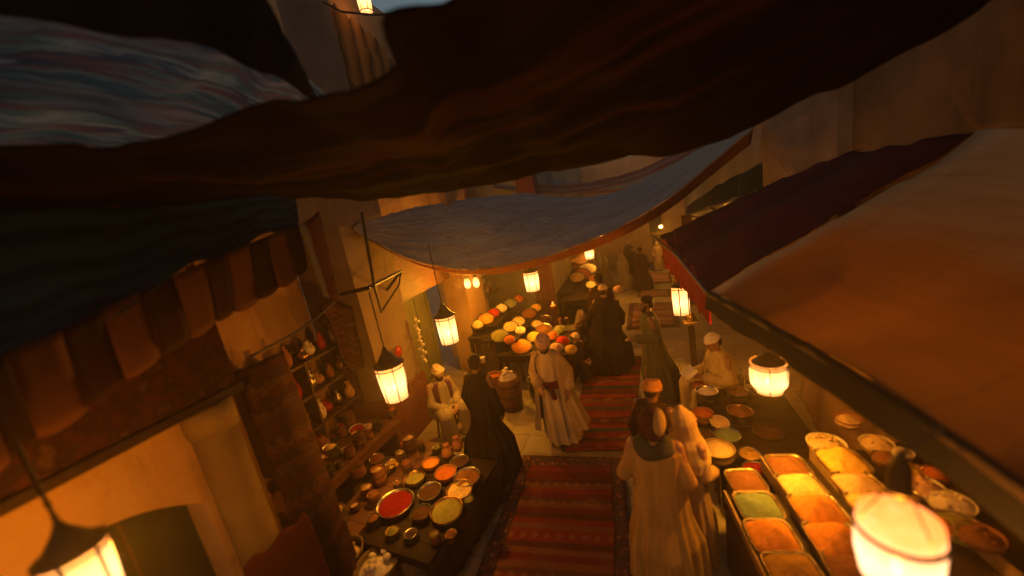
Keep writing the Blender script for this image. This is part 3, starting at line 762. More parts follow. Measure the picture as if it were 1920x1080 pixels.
# candle / ember glow at the column foot
p = at_depth(1037, 573, 8.2)
cn = thing('oil_lamp', 'tiny orange oil lamp glowing at the foot of the dark red corner', 'lamp', p)
s = MB(); s.lathe([(.03, -.05), (.07, -.02), (.06, .01), (.02, .02)], n=14); s.build('dish', CLAY, cn, True)
s = MB(); s.lathe([(.01, .02), (.025, .04), (.012, .08), (.002, .1)], n=10); s.build('flame', flame_mat('ember', (1, .25, .04), (1, .15, .02), 3, .0), cn, True)
lamp((0, -.05, .12), 3, cn, .02)
for x, y, d, lb, pw, hg in ((1239, 425, 19, 'tiny far bulb hanging at the end of the alley', 75, .6), (1338, 403, 11.8, 'bare bulb glowing under the dark green awning', 40, .3)):
    b = thing('bulb', lb, 'bulb', at_depth(x, y, d))
    s = MB(); s.ell((0, 0, 0), (.07 if d < 15 else .09,) * 3, 12); s.build('glass', FLAME, b, True)
    s = MB(); s.tube([(0, 0, .05), (0, 0, hg)], .012, 5); s.lathe([(.03, .06), (.03, .13)], n=10); s.build('cord', IRON, b)
    lamp((0, 0, -.1), pw, b, .06)

# iron bracket carrying the big drum lantern
ib = thing('wall_bracket', 'black iron bracket arm and cable fixed to the pier, carrying the drum lantern', 'bracket', (-3.9, 4.8, 2.8))
hook = L1.location + Vector((0, 0, .44 + .6))
s = MB()
s.tube([ax(640, 552, -3.4), Vector(hook), ax(752, 508, -3.6)], .022)
s.tube([Vector(hook) + Vector((0,.2,.75)), Vector(hook) + Vector((0,.1,0)), ax(715, 585, -3.45)], .016)
s.tube([ax(752, 508, -3.6), Vector((-3.95, 5.1, 2.6))], .022)
s.tube([ax(752, 508, -3.6), ax(748, 535, -3.5), ax(715, 585, -3.45)], .014)
s.build('arm', IRON, ib, world=True)
s = MB()
a, b_ = ax(470, 668, -3.0), ax(640, 552, -3.4)
s.tube([a.lerp(b_, k / 10) - Vector((0, 0, .06 * math.sin(math.pi * k / 10))) for k in range(11)], .011, 6)
s.build('cable', IRON, ib, world=True)
ib['label'] = 'black iron bracket arm and cable carrying the large drum lantern'
# ropes at top
s = MB()
pA, pB, pC = ax(600, 0, -4.0), ax(640, 22, -3.7), ay(860, 20, 5.0)
s.tube([pA, pB, ay(700, 28, 5.2), pC], .014, 6)
tag(s.build('rope', IRON), 'dark rope strung past the top lantern', 'rope')

# ================================================================== TABLES, STALLS
def table(label, x0, x1, y0, y1, h, rz=0., skirt=True, mat=DARKW, name='stall_table', gy=None, group='stall tables'):
    cx, cy = (x0 + x1) / 2, (y0 + y1) / 2; g = gz(cy)
    root = thing(name, label, 'table', (cx, cy, g), rz, group=group)
    a, b_ = (x1 - x0) / 2, (y1 - y0) / 2; h = h - g
    s = MB()
    n = max(2, int(2 * b_ / .16))
    for k in range(n):
        ya = -b_ + 2 * b_ * k / n; s.box(-a, a, ya + .003, -b_ + 2 * b_ * (k + 1) / n - .003, h - .04, h)
    s.build('tabletop', mat, root)
    for sx in (-1, 1):
        for sy in (-1, 1):
            s = MB(); s.box(sx * (a - .05) - .03, sx * (a - .05) + .03, sy * (b_ - .06) - .03, sy * (b_ - .06) + .03, 0, h - .04); s.build('leg', mat, root)
    s = MB(); s.box(-a + .09, a - .09, -b_ + .03, -b_ + .05, h - .14, h - .041); s.box(a - .04, a - .025, -b_ + .1, b_ - .1, h - .14, h - .041); s.box(-a + .025, -a + .04, -b_ + .1, b_ - .1, h - .14, h - .041); s.build('apron', mat, root)
    if skirt:
        s = MB(); vs = []; N = 60
        side = -1 if cx > 0 else 1
        for j in range(5):
            for i in range(N):
                u = i / (N - 1)
                vs.append((side * (a + .006 + .012 * (1 + math.sin(i * .9)) * j / 4), -b_ + 2 * b_ * u, h - .035 - (h - .12) * j / 4))
        s.add(vs, [(j * N + i, j * N + i + 1, (j + 1) * N + i + 1, (j + 1) * N + i) for j in range(4) for i in range(N - 1)])
        o = s.build('skirt', fab('dark stall skirt', (.05, .025, .018)), root, True); md = o.modifiers.new('t', 'SOLIDIFY'); md.thickness = .006
    return root
def heap(mb, r, h, n=28, sq=None, seed=0, z0=0, sx=1, sy=1, peak=1.):
    prof = [(r * 1.0, -.03), (r * 1.0, 0)] + [(r * (1 - k / 8), h * (1 - (1 - k / 8) ** 1.6) * peak) for k in range(1, 8)] + [(r * .03, h * peak)]
    o = len(mb.v); mb.lathe([(a, b + z0) for a, b in prof], n=n, sq=sq, sx=sx, sy=sy)
    for i in range(o, len(mb.v)):
        x, y, z = mb.v[i]
        k = mnoise.noise(Vector((x * 11 + seed * 3, y * 11, seed))) * .035 + mnoise.noise(Vector((x * 45 + seed, y * 45, 3))) * .006
        rr = math.hypot(x / sx, y / sy) / r
        if z > z0 + .001: mb.v[i] = (x, y, z + k * (1.1 - rr))
def bowl(label, p, r, mat, dish=ENAMEL, hh=.07, depth=.07, tilt=(0, 0), group='bowls of spice', name='spice_bowl', sq=None, sx=1, sy=1, rz=0, seed=0, lumps=0, flat=False):
    root = thing(name, label, 'plate' if name == 'plate' else 'bowl' if not sq else 'tray', p, group=group, rot=(tilt[0], tilt[1], rz))
    s = MB()
    s.lathe([(r * .55, 0), (r * .8, depth * .3), (r * .98, depth * .9), (r * 1.04, depth), (r * 1.05, depth * 1.06), (r * 1.0, depth * 1.04), (r * .94, depth * .85), (r * .7, depth * .3), (.01, depth * .2)], n=32, sq=sq, sx=sx, sy=sy)
    s.build('dish', dish, root, True)
    s = MB(); heap(s, r * .95, hh, sq=sq, seed=seed or rng.random() * 50, z0=depth * .8, sx=sx, sy=sy)
    for k in range(lumps):
        q = rng.random() * 6.28; rr = r * .7 * math.sqrt(rng.random())
        s.ell((rr * math.cos(q) * sx, rr * math.sin(q) * sy, depth * .8 + hh * (1 - rr / r) + .012), (r * .16, r * .12, r * .1), 8, Matrix.Rotation(q, 3, 'Z'))
    s.build('heap', mat, root, True)
    return root

# near right stall, three stepped rows of trays
rk = thing('display_rack', 'stepped dark wooden rack carrying the rows of spice trays at lower right', 'rack', (1.3, 2.4, 0), rad(6.5))
RX = [(-.70, -.30, .80), (-.28, .10, .88), (.12, .52, .96), (.54, .92, 1.02)]
for k, (x0, x1, zt) in enumerate(RX):
    s = MB(); s.box(x0, x1, -1.35, 1.1 if k else .78, zt - .035, zt); s.build('shelf', DARKW, rk)
    s = MB(); s.box(x0 - .018, x0 - .002, -1.35, 1.1 if k else .78, zt - .09, zt + .045); s.build('lip', basic('pale wooden lip', (.28, .17, .08), (.16, .09, .04), 8, stretch=(4, 1, 4)), rk)
    for yy in (-1.3, -.2, .95 if k else .7):
        s = MB(); s.box(x0 + .02, x0 + .08, yy, yy + .06, 0, zt - .035); s.build('leg', WOOD, rk)
s = MB(); N = 80; vs = []
for j in range(5):
    for i in range(N): vs.append((-.722 - .012 * (1 + math.sin(i * .8)) * j / 4, -1.35 + 2.1 * i / (N - 1), .76 - .7 * j / 4))
s.add(vs, [(j * N + i, j * N + i + 1, (j + 1) * N + i + 1, (j + 1) * N + i) for j in range(4) for i in range(N - 1)])
o = s.build('skirt', fab('dark stall skirt', (.05, .025, .018)), rk, True); md = o.modifiers.new('t', 'SOLIDIFY'); md.thickness = .006
bpy.context.view_layer.update()
RIM = basic('worn tin rim', (.3, .2, .11), (.08, .05, .03), 14, .4, .3, .004, metal=.7)
TG = 'trays of spice on the stepped rack'
trays = [(0, 1398, 900, 'brown', .165, 'small tray of red-brown spice, farthest in the row nearest the alley'),
         (0, 1421, 946, 'grey', .175, 'tray of grey-green spice in the row nearest the alley'),
         (0, 1447, 1003, 'orange', .175, 'tray of bright orange spice behind the green one'),
         (0, 1490, 1072, 'olive', .18, 'tray of olive-brown spice cut by the bottom edge, row nearest the alley'),
         (1, 1478, 872, 'brown', .165, 'tray of dark brown spice at the far end of the second row'),
         (1, 1502, 908, 'tan', .17, 'tray of pale tan-yellow spice in the second row'),
         (1, 1534, 953, 'rust', .18, 'tray of rust-orange spice heaped in the second row'),
         (1, 1567, 1010, 'orange', .175, 'tray of orange spice in the second row left of the glass lantern'),
         (1, 1610, 1072, 'brown', .175, 'tray of brown spice at the bottom edge under the glass lantern'),
         (2, 1549, 830, 'tan', .14, 'round dish of lumpy cream curds at the far end of the third row'),
         (2, 1580, 862, 'yellow', .18, 'wide tray of deep yellow spice in the third row'),
         (2, 1612, 908, 'pink', .175, 'tray of ridged pinkish spice in the third row'),
         (2, 1640, 950, 'tan', .16, 'tray of pale grain just beyond the glass lantern')]
S2 = {'rust': spice('burnt orange spice', (.62, .23, .045)), 'pink': spice('wheat spice', (.66, .4, .2)), 'grey': spice('sage green spice', (.17, .21, .12)), 'olive': spice('ochre brown spice', (.36, .18, .04))}
for k, x, y, c, r, lb in trays:
    zt = RX[k][2]; p = az(x, y, zt + .07); p.z = zt + .001
    if r < .15: bowl(lb, p, r, SP['tan'], ENAMEL, .05, .07, group=TG, name='spice_tray', lumps=14, rz=.1)
    else: bowl(lb, p, r, S2.get(c) or SP[c], RIM, .075 + .04 * (c in ('rust', 'yellow', 'orange')), .065, group=TG, name='spice_tray', sq=6, sx=.84 + .04 * math.sin(x), sy=.86 + .03 * math.cos(y), rz=rad(6.5) + .05 * math.sin(x * 1.7), lumps=0)
# fourth row: small bowls with pale goods
UG = 'small bowls at the back of the stepped rack'
for x, y, r, c, dish, lb, lm in ((1590, 790, .10, 'tan', CLAY, 'tall clay pot of tan powder at the far back of the rack', 0),
                             (1644, 828, .11, 'tan', ENAMEL, 'white bowl of orange crumbs at the back of the rack', 8),
                             (1660, 856, .085, 'brown', TIN, 'small tin bowl of brown seeds behind the crumbs', 0),
                             (1706, 880, .10, 'yellow', BRASS, 'brass bowl of yellow lumps behind the glass lantern', 9),
                             (1728, 908, .12, 'pink', ENAMEL, 'shallow bowl of pink petals at the back of the rack', 6),
                             (1782, 938, .12, 'white', ENAMEL, 'plate of round pale turnips at the back of the rack', 7),
                             (1692, 846, .07, 'white', ENAMEL, 'little white cup of salt under the beige awning edge', 0),
                             (1752, 884, .08, 'rust', BRASS, 'little brass cup of red dust behind the brass bowl', 0),
                             (1700, 925, .07, 'yellow', TIN, 'little tin cup of yellow powder just behind the glass lantern', 0),
                             (1838, 1010, .10, 'brown', CLAY, 'clay bowl of nuts next to the wide tin plate', 9),
                             (1768, 985, .08, 'orange', TIN, 'tin cup of orange powder next to the turnips', 0),
                             (1800, 985, .13, 'olive', TIN, 'wide tin plate of olive leaves nearest the dark post', 0)):
    zt = RX[3][2]; p = az(x, y, zt + .06); p.z = zt + .001
    bowl(lb, p, r, SP[c], dish, .05, .09 if dish is CLAY else .05, group=UG, lumps=lm)

# middle right stall with pots and plates
table('low dark table of pots and plates beside the hooded shoppers', .58, 1.55, 3.75, 5.15, .68)
PG = 'pots and plates on the middle right table'
def pot(label, p, r, h, body, fill, group=PG, lumps=0, lid=False, neck=1., name='pot'):
    root = thing(name, label, 'pot', p, group=group)
    s = MB(); s.lathe([(r * .7, 0), (r * .95, h * .15), (r, h * .5), (r * .98 * neck, h * .93), (r * 1.06 * neck, h), (r * 1.0 * neck, h * 1.01), (r * .93 * neck, h * .95), (r * .9 * neck, h * .8), (.01, h * .78)], n=28); s.build('body', body, root, True)
    s = MB(); heap(s, r * .9 * neck, r * .35, z0=h * .88, seed=rng.random() * 40)
    for k in range(lumps):
        q = rng.random() * 6.28; rr = r * .6 * math.sqrt(rng.random())
        s.ell((rr * math.cos(q), rr * math.sin(q), h * .9 + r * .35), (r * .22, r * .17, r * .16), 8)
    s.build('heap', fill, root, True)
    s = MB(); 
    for zz in (.3, .62): s.tube([(r * 1.0 * math.cos(q), r * 1.0 * math.sin(q), h * zz) for q in [6.283 * k / 20 for k in range(21)]], .004, 5)
    s.build('band', IRON if body is not IRON else BRASS, root)
    return root
def onz(x, y, z): 
    p = az(x, y, z + .08); p.z = z + .001; return p
pot('tin pot heaped with white flour in front of the seated vendor', onz(1326, 742, .68), .13, .16, TIN, SP['white'])
pot('wide tin pot of brown dates beside the flour pot', onz(1383, 735, .68), .13, .10, TIN, SP['brown'], lumps=6)
pot('clay pot of red-brown paste below the flour pot', onz(1318, 778, .68), .11, .12, CLAY, SP['rust'])
pot('dull brass pot of brown seeds left of the round-bottomed lantern', onz(1388, 775, .68), .13, .12, BRASS, SP['brown'])
bowl('white enamel plate of pale salt', onz(1348, 783, .72), .10, SP['tan'], ENAMEL, .02, .03, group=PG, name='plate', tilt=(.2, .1))
bowl('plate of sage green leaves below the salt plate', onz(1364, 808, .70), .125, S2['grey'], TIN, .03, .04, group=PG, name='plate')
bowl('plate of purple-brown powder at the shoppers side', onz(1318, 808, .70), .11, SP['dark'], BLACKEN, .02, .04, group=PG, name='plate')
pot('big basket topped with a flat yellow round of flour', onz(1346, 846, .68), .155, .12, basic('basket weave', (.3, .19, .09), (.16, .09, .04), 20, bs=.9), SP['tan'])
bowl('small plate of yellow-green limes beyond the big basket', onz(1405, 842, .68), .10, S2['olive'], TIN, .03, .03, group=PG, name='plate', lumps=7)
bowl('plate of glowing red peppers beside the big basket', onz(1418, 872, .68), .12, SP['deepred'], BLACKEN, .03, .03, group=PG, name='plate', lumps=9)
bowl('copper dish of orange peel near the seated vendor', onz(1312, 715, .68), .10, SP['rust'], BRASS, .02, .03, group=PG, name='plate', lumps=4)
bowl('dark plate of figs under the round-bottomed lantern', onz(1440, 800, .68), .15, SP['dark'], BLACKEN, .03, .03, group=PG, name='plate', lumps=8)
for x, y, r, h, lb in ((1418, 722, .035, .2, 'slim glass bottle left of the round-bottomed lantern'), (1404, 708, .04, .16, 'short glass bottle behind the seated vendor'), (1390, 712, .03, .22, 'tall thin bottle next to the seated vendor')):
    b = thing('bottle', lb, 'bottle', onz(x, y, .68), group='bottles on the middle right table')
    s = MB(); s.lathe([(r, 0), (r * 1.05, h * .5), (r * .9, h * .65), (r * .35, h * .8), (r * .35, h)], n=16); s.build('body', basic('bottle glass', (.12, .1, .05), (.05, .05, .03), 8, .1), b, True)
    s = MB(); s.lathe([(r * .4, h), (r * .4, h * 1.08)], n=12); s.build('stopper', WOODR, b)
# crates below
def crate(label, p, sx, sy, sz, rz=0., group='crates', fill=None):
    root = thing('crate', label, 'crate', p, rz, group)
    s = MB()
    for k in range(3):
        z0 = sz * (k / 3) + .008; z1 = sz * ((k + 1) / 3) - .008
        s.box(-sx, sx, -sy, -sy + .014, z0, z1); s.box(-sx, sx, sy - .014, sy, z0, z1)
        s.box(-sx, -sx + .014, -sy + .015, sy - .015, z0, z1); s.box(sx - .014, sx, -sy + .015, sy - .015, z0, z1)
    s.build('slats', WOODR, root)
    s = MB()
    for a in (-1, 1):
        for b_ in (-1, 1): s.box(a * (sx - .03) - .014, a * (sx - .03) + .014, b_ * (sy - .03) - .014, b_ * (sy - .03) + .014, .002, sz)
    s.build('posts', WOOD, root)
    s = MB(); heap(s, min(sx, sy) * .9, .05, z0=sz * .8, sq=4, sx=sx / min(sx, sy), sy=sy / min(sx, sy), seed=3)
    for k in range(10): s.ell((rng.uniform(-.7, .7) * sx, rng.uniform(-.7, .7) * sy, sz * .9), (.035, .03, .03), 8)
    s.build('goods', fill or SP['brown'], root, True)
    return root
crate('wooden crate standing on the ground beside the spice rack', (.78, 3.66, 0), .14, .1, .5, .1, fill=SP['tan'])
BK = cloth_mat('sackcloth', [(0, (.34, .2, .1)), (.4, (.26, .14, .07)), (.7, (.38, .23, .12)), (1, (.34, .2, .1))], 0, 3, .6, warp=3)
tag(sheet('hanging_cloth', [(2.35, 6.2, 2.55), (2.1, 5.0, 2.6), (2.0, 4.2, 2.65), (2.05, 3.4, 2.7)], [(2.1, 6.0, .12), (1.95, 5.0, .05), (1.85, 4.3, .05), (1.95, 3.5, .08)], BK, None, 60, 40, 0, .04, 2, 4, .01, .03, 9), 'sackcloth drape behind the pots table under the beige awning', 'drape', 'sackcloth drapes behind the right stalls')
tag(sheet('hanging_cloth', [(2.4, 3.3, 2.7), (2.35, 2.2, 2.7), (2.3, 1.0, 2.65), (2.35, -.2, 2.6)], [(2.35, 3.3, .1), (2.3, 2.2, .05), (2.3, 1.0, .05), (2.35, -.2, .08)], BK, None, 60, 40, 0, .04, 2, 6, .01, .03, 9), 'sackcloth drape behind the rack of spice trays', 'drape', 'sackcloth drapes behind the right stalls')
bn = thing('bench', 'dark cloth-covered bench beneath the right wall lamp glow', 'bench', (1.62, 3.45, 0), rad(90))
s = MB(); s.box(-.22, .22, -.4, .4, .38, .44); s.build('seat', WOOD, bn)
for sx in (-1, 1):
    for sy in (-1, 1):
        s = MB(); s.box(sx * .18 - .03, sx * .18 + .03, sy * .36 - .03, sy * .36 + .03, 0, .38); s.build('leg', WOOD, bn)
s = MB(); s.lathe([(.18, 0), (.2, .05), (.2, .12), (.14, .16), (.03, .17)], (0, 0, .44), 20, sq=3, sy=1.3); s.build('cushion', fab('dark red cushion', (.14, .025, .02)), bn, True)
bn['label'] = 'dark red cushioned bench by the right wall behind the pots table'

# lamp post under the six-sided lantern
lp = thing('stand', 'dark wooden stand below the six-sided lantern by the red fringe', 'stand', (.78, 6.9, 0))
s = MB(); s.box(-.1, .1, -.1, .1, 0, .06); s.box(-.05, .05, -.05, .05, .06, 1.0); s.box(-.12, .12, -.12, .12, 1.0, 1.04); s.build('body', WOOD, lp)
s = MB(); s.lathe([(.07, 1.04), (.09, 1.1), (.06, 1.2), (.03, 1.22)], n=16); s.build('finial', BRASS, lp, True)

# ---- left spice stall
table('left spice stall front table under the six-sided lantern', -2.85, -1.35, 6.45, 7.75, .72, rad(-4))
table('left spice stall back step table against the ochre pier', -3.6, -2.75, 6.9, 8.6, .98, rad(-4), skirt=False)
def at_t(x, y, z):
    p = az(x, y, z); return p
SG = 'spice bowls on the left stall'
for x, y, z, r, c, d, lb in ((977, 650, .80, .19, 'orange', BLACKEN, 'large dish of orange spice at the front corner of the left stall'),
    (1002, 632, .80, .15, 'yellow', BLACKEN, 'dish of pale yellow spice behind the man with the pink turban'),
    (1020, 618, .80, .17, 'brown', TIN, 'wide tin dish of red-brown spice on the front left table'),
    (1055, 640, .78, .13, 'red', BLACKEN, 'dish of dark red spice right of the man with the pink turban'),
    (1043, 652, .78, .12, 'pink', BLACKEN, 'dish of salmon pink spice right of the man with the pink turban'),
    (937, 630, 1.02, .17, 'olive', BLACKEN, 'dish of olive green herbs on the second step of the left stall'),
    (957, 613, 1.04, .15, 'tan', BLACKEN, 'dish of tan ginger roots on the second step of the left stall'),
    (972, 603, 1.04, .14, 'tan', BLACKEN, 'dish of pale sliced bark right of the ginger roots'),
    (992, 588, 1.04, .17, 'brown', BLACKEN, 'dish of brown spice below the six-sided lantern'),
    (911, 598, 1.24, .17, 'orange', BLACKEN, 'dish of orange spice on the top step beside the lit pier'),
    (925, 587, 1.25, .14, 'red', BLACKEN, 'dish of vivid red spice on the top step of the left stall'),
    (940, 578, 1.26, .14, 'white', BLACKEN, 'dish of pinkish white spice on the top step of the left stall'),
    (957, 569, 1.27, .16, 'grey', BLACKEN, 'dish of grey-green spice at the far end of the top step'),
    (1006, 608, .86, .12, 'tan', BLACKEN, 'small dish of tan powder behind the pale yellow spice'),
    (1036, 630, .80, .12, 'rust', BLACKEN, 'small dish of rust powder between the red-brown and dark red dishes'),
    (1070, 655, .78, .11, 'yellow', BLACKEN, 'small yellow dish at the right end of the front left table'),
    (1048, 618, .80, .11, 'olive', TIN, 'small tin dish of olive herbs on the front left table'),
    (955, 637, 1.00, .11, 'rust', BLACKEN, 'small rust dish right of the olive green herbs'),
    (975, 620, 1.00, .11, 'white', BLACKEN, 'small white dish below the sliced bark'),
    (1005, 577, 1.06, .13, 'yellow', BLACKEN, 'yellow dish at the far end of the second step'),
    (896, 609, 1.22, .12, 'tan', BLACKEN, 'tan dish at the near end of the top step'),
    (972, 561, 1.27, .13, 'rust', BLACKEN, 'rust dish at the very back of the top step'),
    (1022, 600, .84, .14, 'dark', TIN, 'tin dish of dark seeds at the back of the front left table')):
    p = at_t(x, y, z); p.z = z - .03
    bowl(lb, p, r * 1.1, SP[c], d, .09, .06, tilt=(rad(22), rad(12)), group=SG, lumps=8 if 'ginger' in lb or 'bark' in lb else 0)
# easels (wedges) supporting the steps
s1 = thing('display_step', 'stepped dark boards raising the spice dishes of the left stall', 'rack', (-3.0, 7.6, .7))
s = MB()
s.box(-3.25, -2.45, 6.75, 8.5, .93, .955); s.box(-3.6, -3.0, 7.1, 8.8, 1.155, 1.18); s.build('shelf', DARKW, s1, world=True)
for yy in (6.8, 8.4):
    s = MB(); s.box(-2.52, -2.48, yy, yy + .04, 0, .93); s.build('leg', WOOD, s1, world=True)
    s = MB(); s.box(-3.58, -3.5, yy + .3, yy + .36, 0, 1.155); s.build('leg', WOOD, s1, world=True)
# small things in front stall right part
for x, y, z, r, h, bd, fl, lb in ((1050, 600, .74, .05, .16, CLAY, SP['rust'], 'small red jar on the left stall beside the oil lamp'), (1062, 598, .74, .05, .12, BRASS, SP['tan'], 'small brass jar on the left stall beside the red jar'),
                                  (1085, 612, .74, .07, .08, TIN, SP['dark'], 'low tin pot on the right end of the left stall'), (905, 672, .74, .05, .12, ENAMEL, SP['white'], 'little white jar at the near left end of the left stall'),
                                  (918, 645, .74, .05, .13, TIN, SP['tan'], 'little tin jar at the near left end of the left stall'), (1075, 628, .74, .08, .06, TIN, SP['rust'], 'tin dish at the front right of the left stall'),
                                  (1035, 622, .74, .05, .1, TIN, SP['dark'], 'small tin cup between the left stall dishes')):
    p = az(x, y, z + h * .6); p.z = z - .02
    pot(lb, p, r, h, bd, fl, group='small jars on the left stall')
# barrel with white cheese-like sack
def barrel(label, p, r, h, fill, body=None, group='barrels and sacks'):
    root = thing('barrel', label, 'barrel', p, group=group)
    s = MB(); s.lathe([(r * .85, 0), (r * .97, h * .25), (r, h * .5), (r * .97, h * .8), (r * .9, h), (r * .84, h), (r * .84, h * .9), (.01, h * .88)], n=24); s.build('staves', body or WOODR, root, True)
    s = MB()
    for zz in (.12, .45, .8): s.tube([(r * 1.0 * math.cos(q), r * 1.0 * math.sin(q), h * zz) for q in [6.283 * k / 24 for k in range(25)]], .01, 6)
    s.build('hoop', IRON, root)
    s = MB(); heap(s, r * .85, r * 1.0, z0=h * .92, seed=5)
    for k in range(10):
        q = rng.random() * 6.28; rr = r * .5 * rng.random(); s.ell((rr * math.cos(q), rr * math.sin(q), h + r * .85 * (1 - rr / r)), (r * .22, r * .2, r * .15), 8)
    s.build('heap', fill, root, True)
    return root
barrel('wooden barrel heaped with creamy white goods beside the dark-robed man', (-2.42, 5.78, 0), .2, .62, SP['white'])
pot('tin basin of glinting goods behind the man in cream robes', (-1.98, 6.05, .0), .17, .45, TIN, SP['dark'], group='barrels and sacks', lumps=5)
pot('clay jar behind the barrel of white goods', (-2.85, 6.15, 0), .15, .5, CLAY, SP['rust'], group='barrels and sacks')

# back-wall goods near the wall lamp
shg = 'vases on the lit shelf of the spice bay'
ws = thing('wall_shelf', 'lit shelf of vases on the back wall of the spice bay', 'shelf', (-4.2, 9.6, 1.5))
s = MB(); s.box(-4.69, -4.2, 8.5, 10.8, 1.15, 1.19); s.box(-4.69, -4.2, 8.5, 10.8, 1.75, 1.79); s.build('board', WOODR, ws, world=True)
def vase(label, p, r, h, mat, group, cat='vase', name='vase'):
    root = thing(name, label, cat, p, group=group)
    s = MB(); s.lathe([(r * .55, 0), (r * .9, h * .15), (r, h * .4), (r * .7, h * .65), (r * .35, h * .78), (r * .38, h * .92), (r * .55, h), (r * .4, h * .98), (r * .2, h * .8)], n=20); s.build('body', mat, root, True)
    s = MB(); s.tube([(r * .4, 0, h * .9), (r * 1.0, 0, h * .8), (r * .9, 0, h * .5)], r * .09, 6); s.build('handle', mat, root, True)
    return root
cols = [('brass', BRASS), ('tin', TIN), ('white', ENAMEL), ('clay', CLAY)]
for lvl, zz in (('lower', 1.191), ('upper', 1.791)):
    for k in range(7):
        nm, mt = cols[(k * 3 + (lvl == 'upper')) % 4]
        vase(f'{nm} vase on the {lvl} shelf of the spice bay, {["first","second","third","fourth","fifth","sixth","last"][k]} from the pier', (-4.42 + .05 * (k % 2), 8.68 + k * .31, zz), .09 + .02 * (k % 3), .26 + .05 * ((k * 2) % 3), mt, shg)

# ---- far left stall
table('far left spice stall table under the two small lanterns', -2.65, -1.55, 11.4, 16.4, .35, rad(4), group='stall tables')
FG = 'spice bowls on the far left stall'
for x, y, r, c, lb in ((1066, 477, .27, 'tan', 'cream dish at the far back of the far left stall'), (1082, 470, .25, 'orange', 'small orange dish beyond the cream one, far left stall'), (1088, 487, .26, 'pink', 'pale orange dish in the second row of the far left stall'),
    (1075, 497, .26, 'orange', 'bright orange dish at the back left of the far left stall'), (1102, 506, .25, 'white', 'white dish near the nearer small lantern'), (1091, 516, .25, 'rust', 'orange-red dish below the white one'),
    (1082, 522, .22, 'tan', 'pale grey-green dish at the left of the far left stall'), (1113, 524, .16, 'orange', 'orange dish just left of the cloaked pair'), (1108, 536, .16, 'white', 'white dish just left of the cloaked pair'),
    (1160, 545, .16, 'pink', 'pink dish right of the cloaked pair'), (1075, 487, .2, 'yellow', 'yellow dish between the two back orange dishes')):
    p = az(x, y, .55)
    if p.y > 17: p = ay(x, y, 16)
    sc = (p - CAM).length / 15
    bowl(lb, p, r * sc * 1.35, SP[c], BLACKEN, .12, .08, tilt=(rad(28), rad(10)), group=FG)
s2 = thing('display_step', 'dark stepped stand under the far left spice dishes', 'rack', (-2.2, 14, -.5))
s = MB(); s.box(-2.69, -2.2, 12, 16.6, .42, .46); s.box(-2.2, -1.75, 11.8, 15, .2, .24); s.build('shelf', DARKW, s2, world=True)
for yy in (12, 14, 16.4):
    s = MB(); s.box(-2.6, -2.5, yy, yy + .1, gz(yy), .42); s.build('leg', WOOD, s2, world=True)
    s = MB(); s.box(-1.9, -1.8, yy - 1.4, yy - 1.3, gz(yy), .2); s.build('leg', WOOD, s2, world=True)

# ---- near left pottery corner
sh = thing('wall_shelf', 'two-tier wooden shelf of pots and glass on the ochre recess wall', 'shelf', (-4.7, 3.4, 1.5))
s = MB()
for zz in (1.1, 1.55, 2.0): s.box(-4.94, -4.35, 2.75, 4.38, zz, zz + .035)
s.build('board', WOOD, sh, world=True)
for yy in (2.76, 3.55, 4.34):
    s = MB(); s.box(-4.949, -4.34, yy, yy + .03, .9, 2.05); s.build('side', WOOD, sh, world=True)
GL = basic('amber glass', (.5, .28, .08), (.2, .1, .03), 10, .08, .1, .002); RG = basic('red glass', (.4, .02, .015), (.2, .01, .01), 10, .1, .1, .002)
cc = [('amber glass', GL), ('tin', TIN), ('red glass', RG), ('white', ENAMEL), ('brass', BRASS), ('clay', CLAY)]
ordn = ['first', 'second', 'third', 'fourth', 'fifth', 'sixth', 'seventh', 'last']
for lvl, zz in (('bottom', 1.136), ('middle', 1.586), ('top', 2.036)):
    for k in range(8):
        nm, mt = cc[(k * 5 + int(zz * 7)) % 6]
        vase(f'{nm} jug on the {lvl} board of the recess shelf, {ordn[k]} from the near end', (-4.5 + .06 * math.sin(k * 2.1), 2.87 + k * .197, zz), .06 + .016 * ((k * 7) % 3), .17 + .045 * ((k * 5 + int(zz * 10)) % 4), mt, 'jugs on the recess shelf', 'jug', 'jug')
table('long low pottery table under the recess shelf', -4.6, -3.75, 2.5, 4.3, .72, rad(-5), mat=WOODR, skirt=False)
table('front pottery bench with red and brass dishes on the left', -3.5, -3.0, 2.5, 4.1, .5, rad(-8), mat=WOODR, skirt=False)
table('low metalware table at the edge of the near rug', -2.95, -1.98, 2.35, 3.75, .55, rad(-8), mat=DARKW)
QG = 'pottery on the long low table'
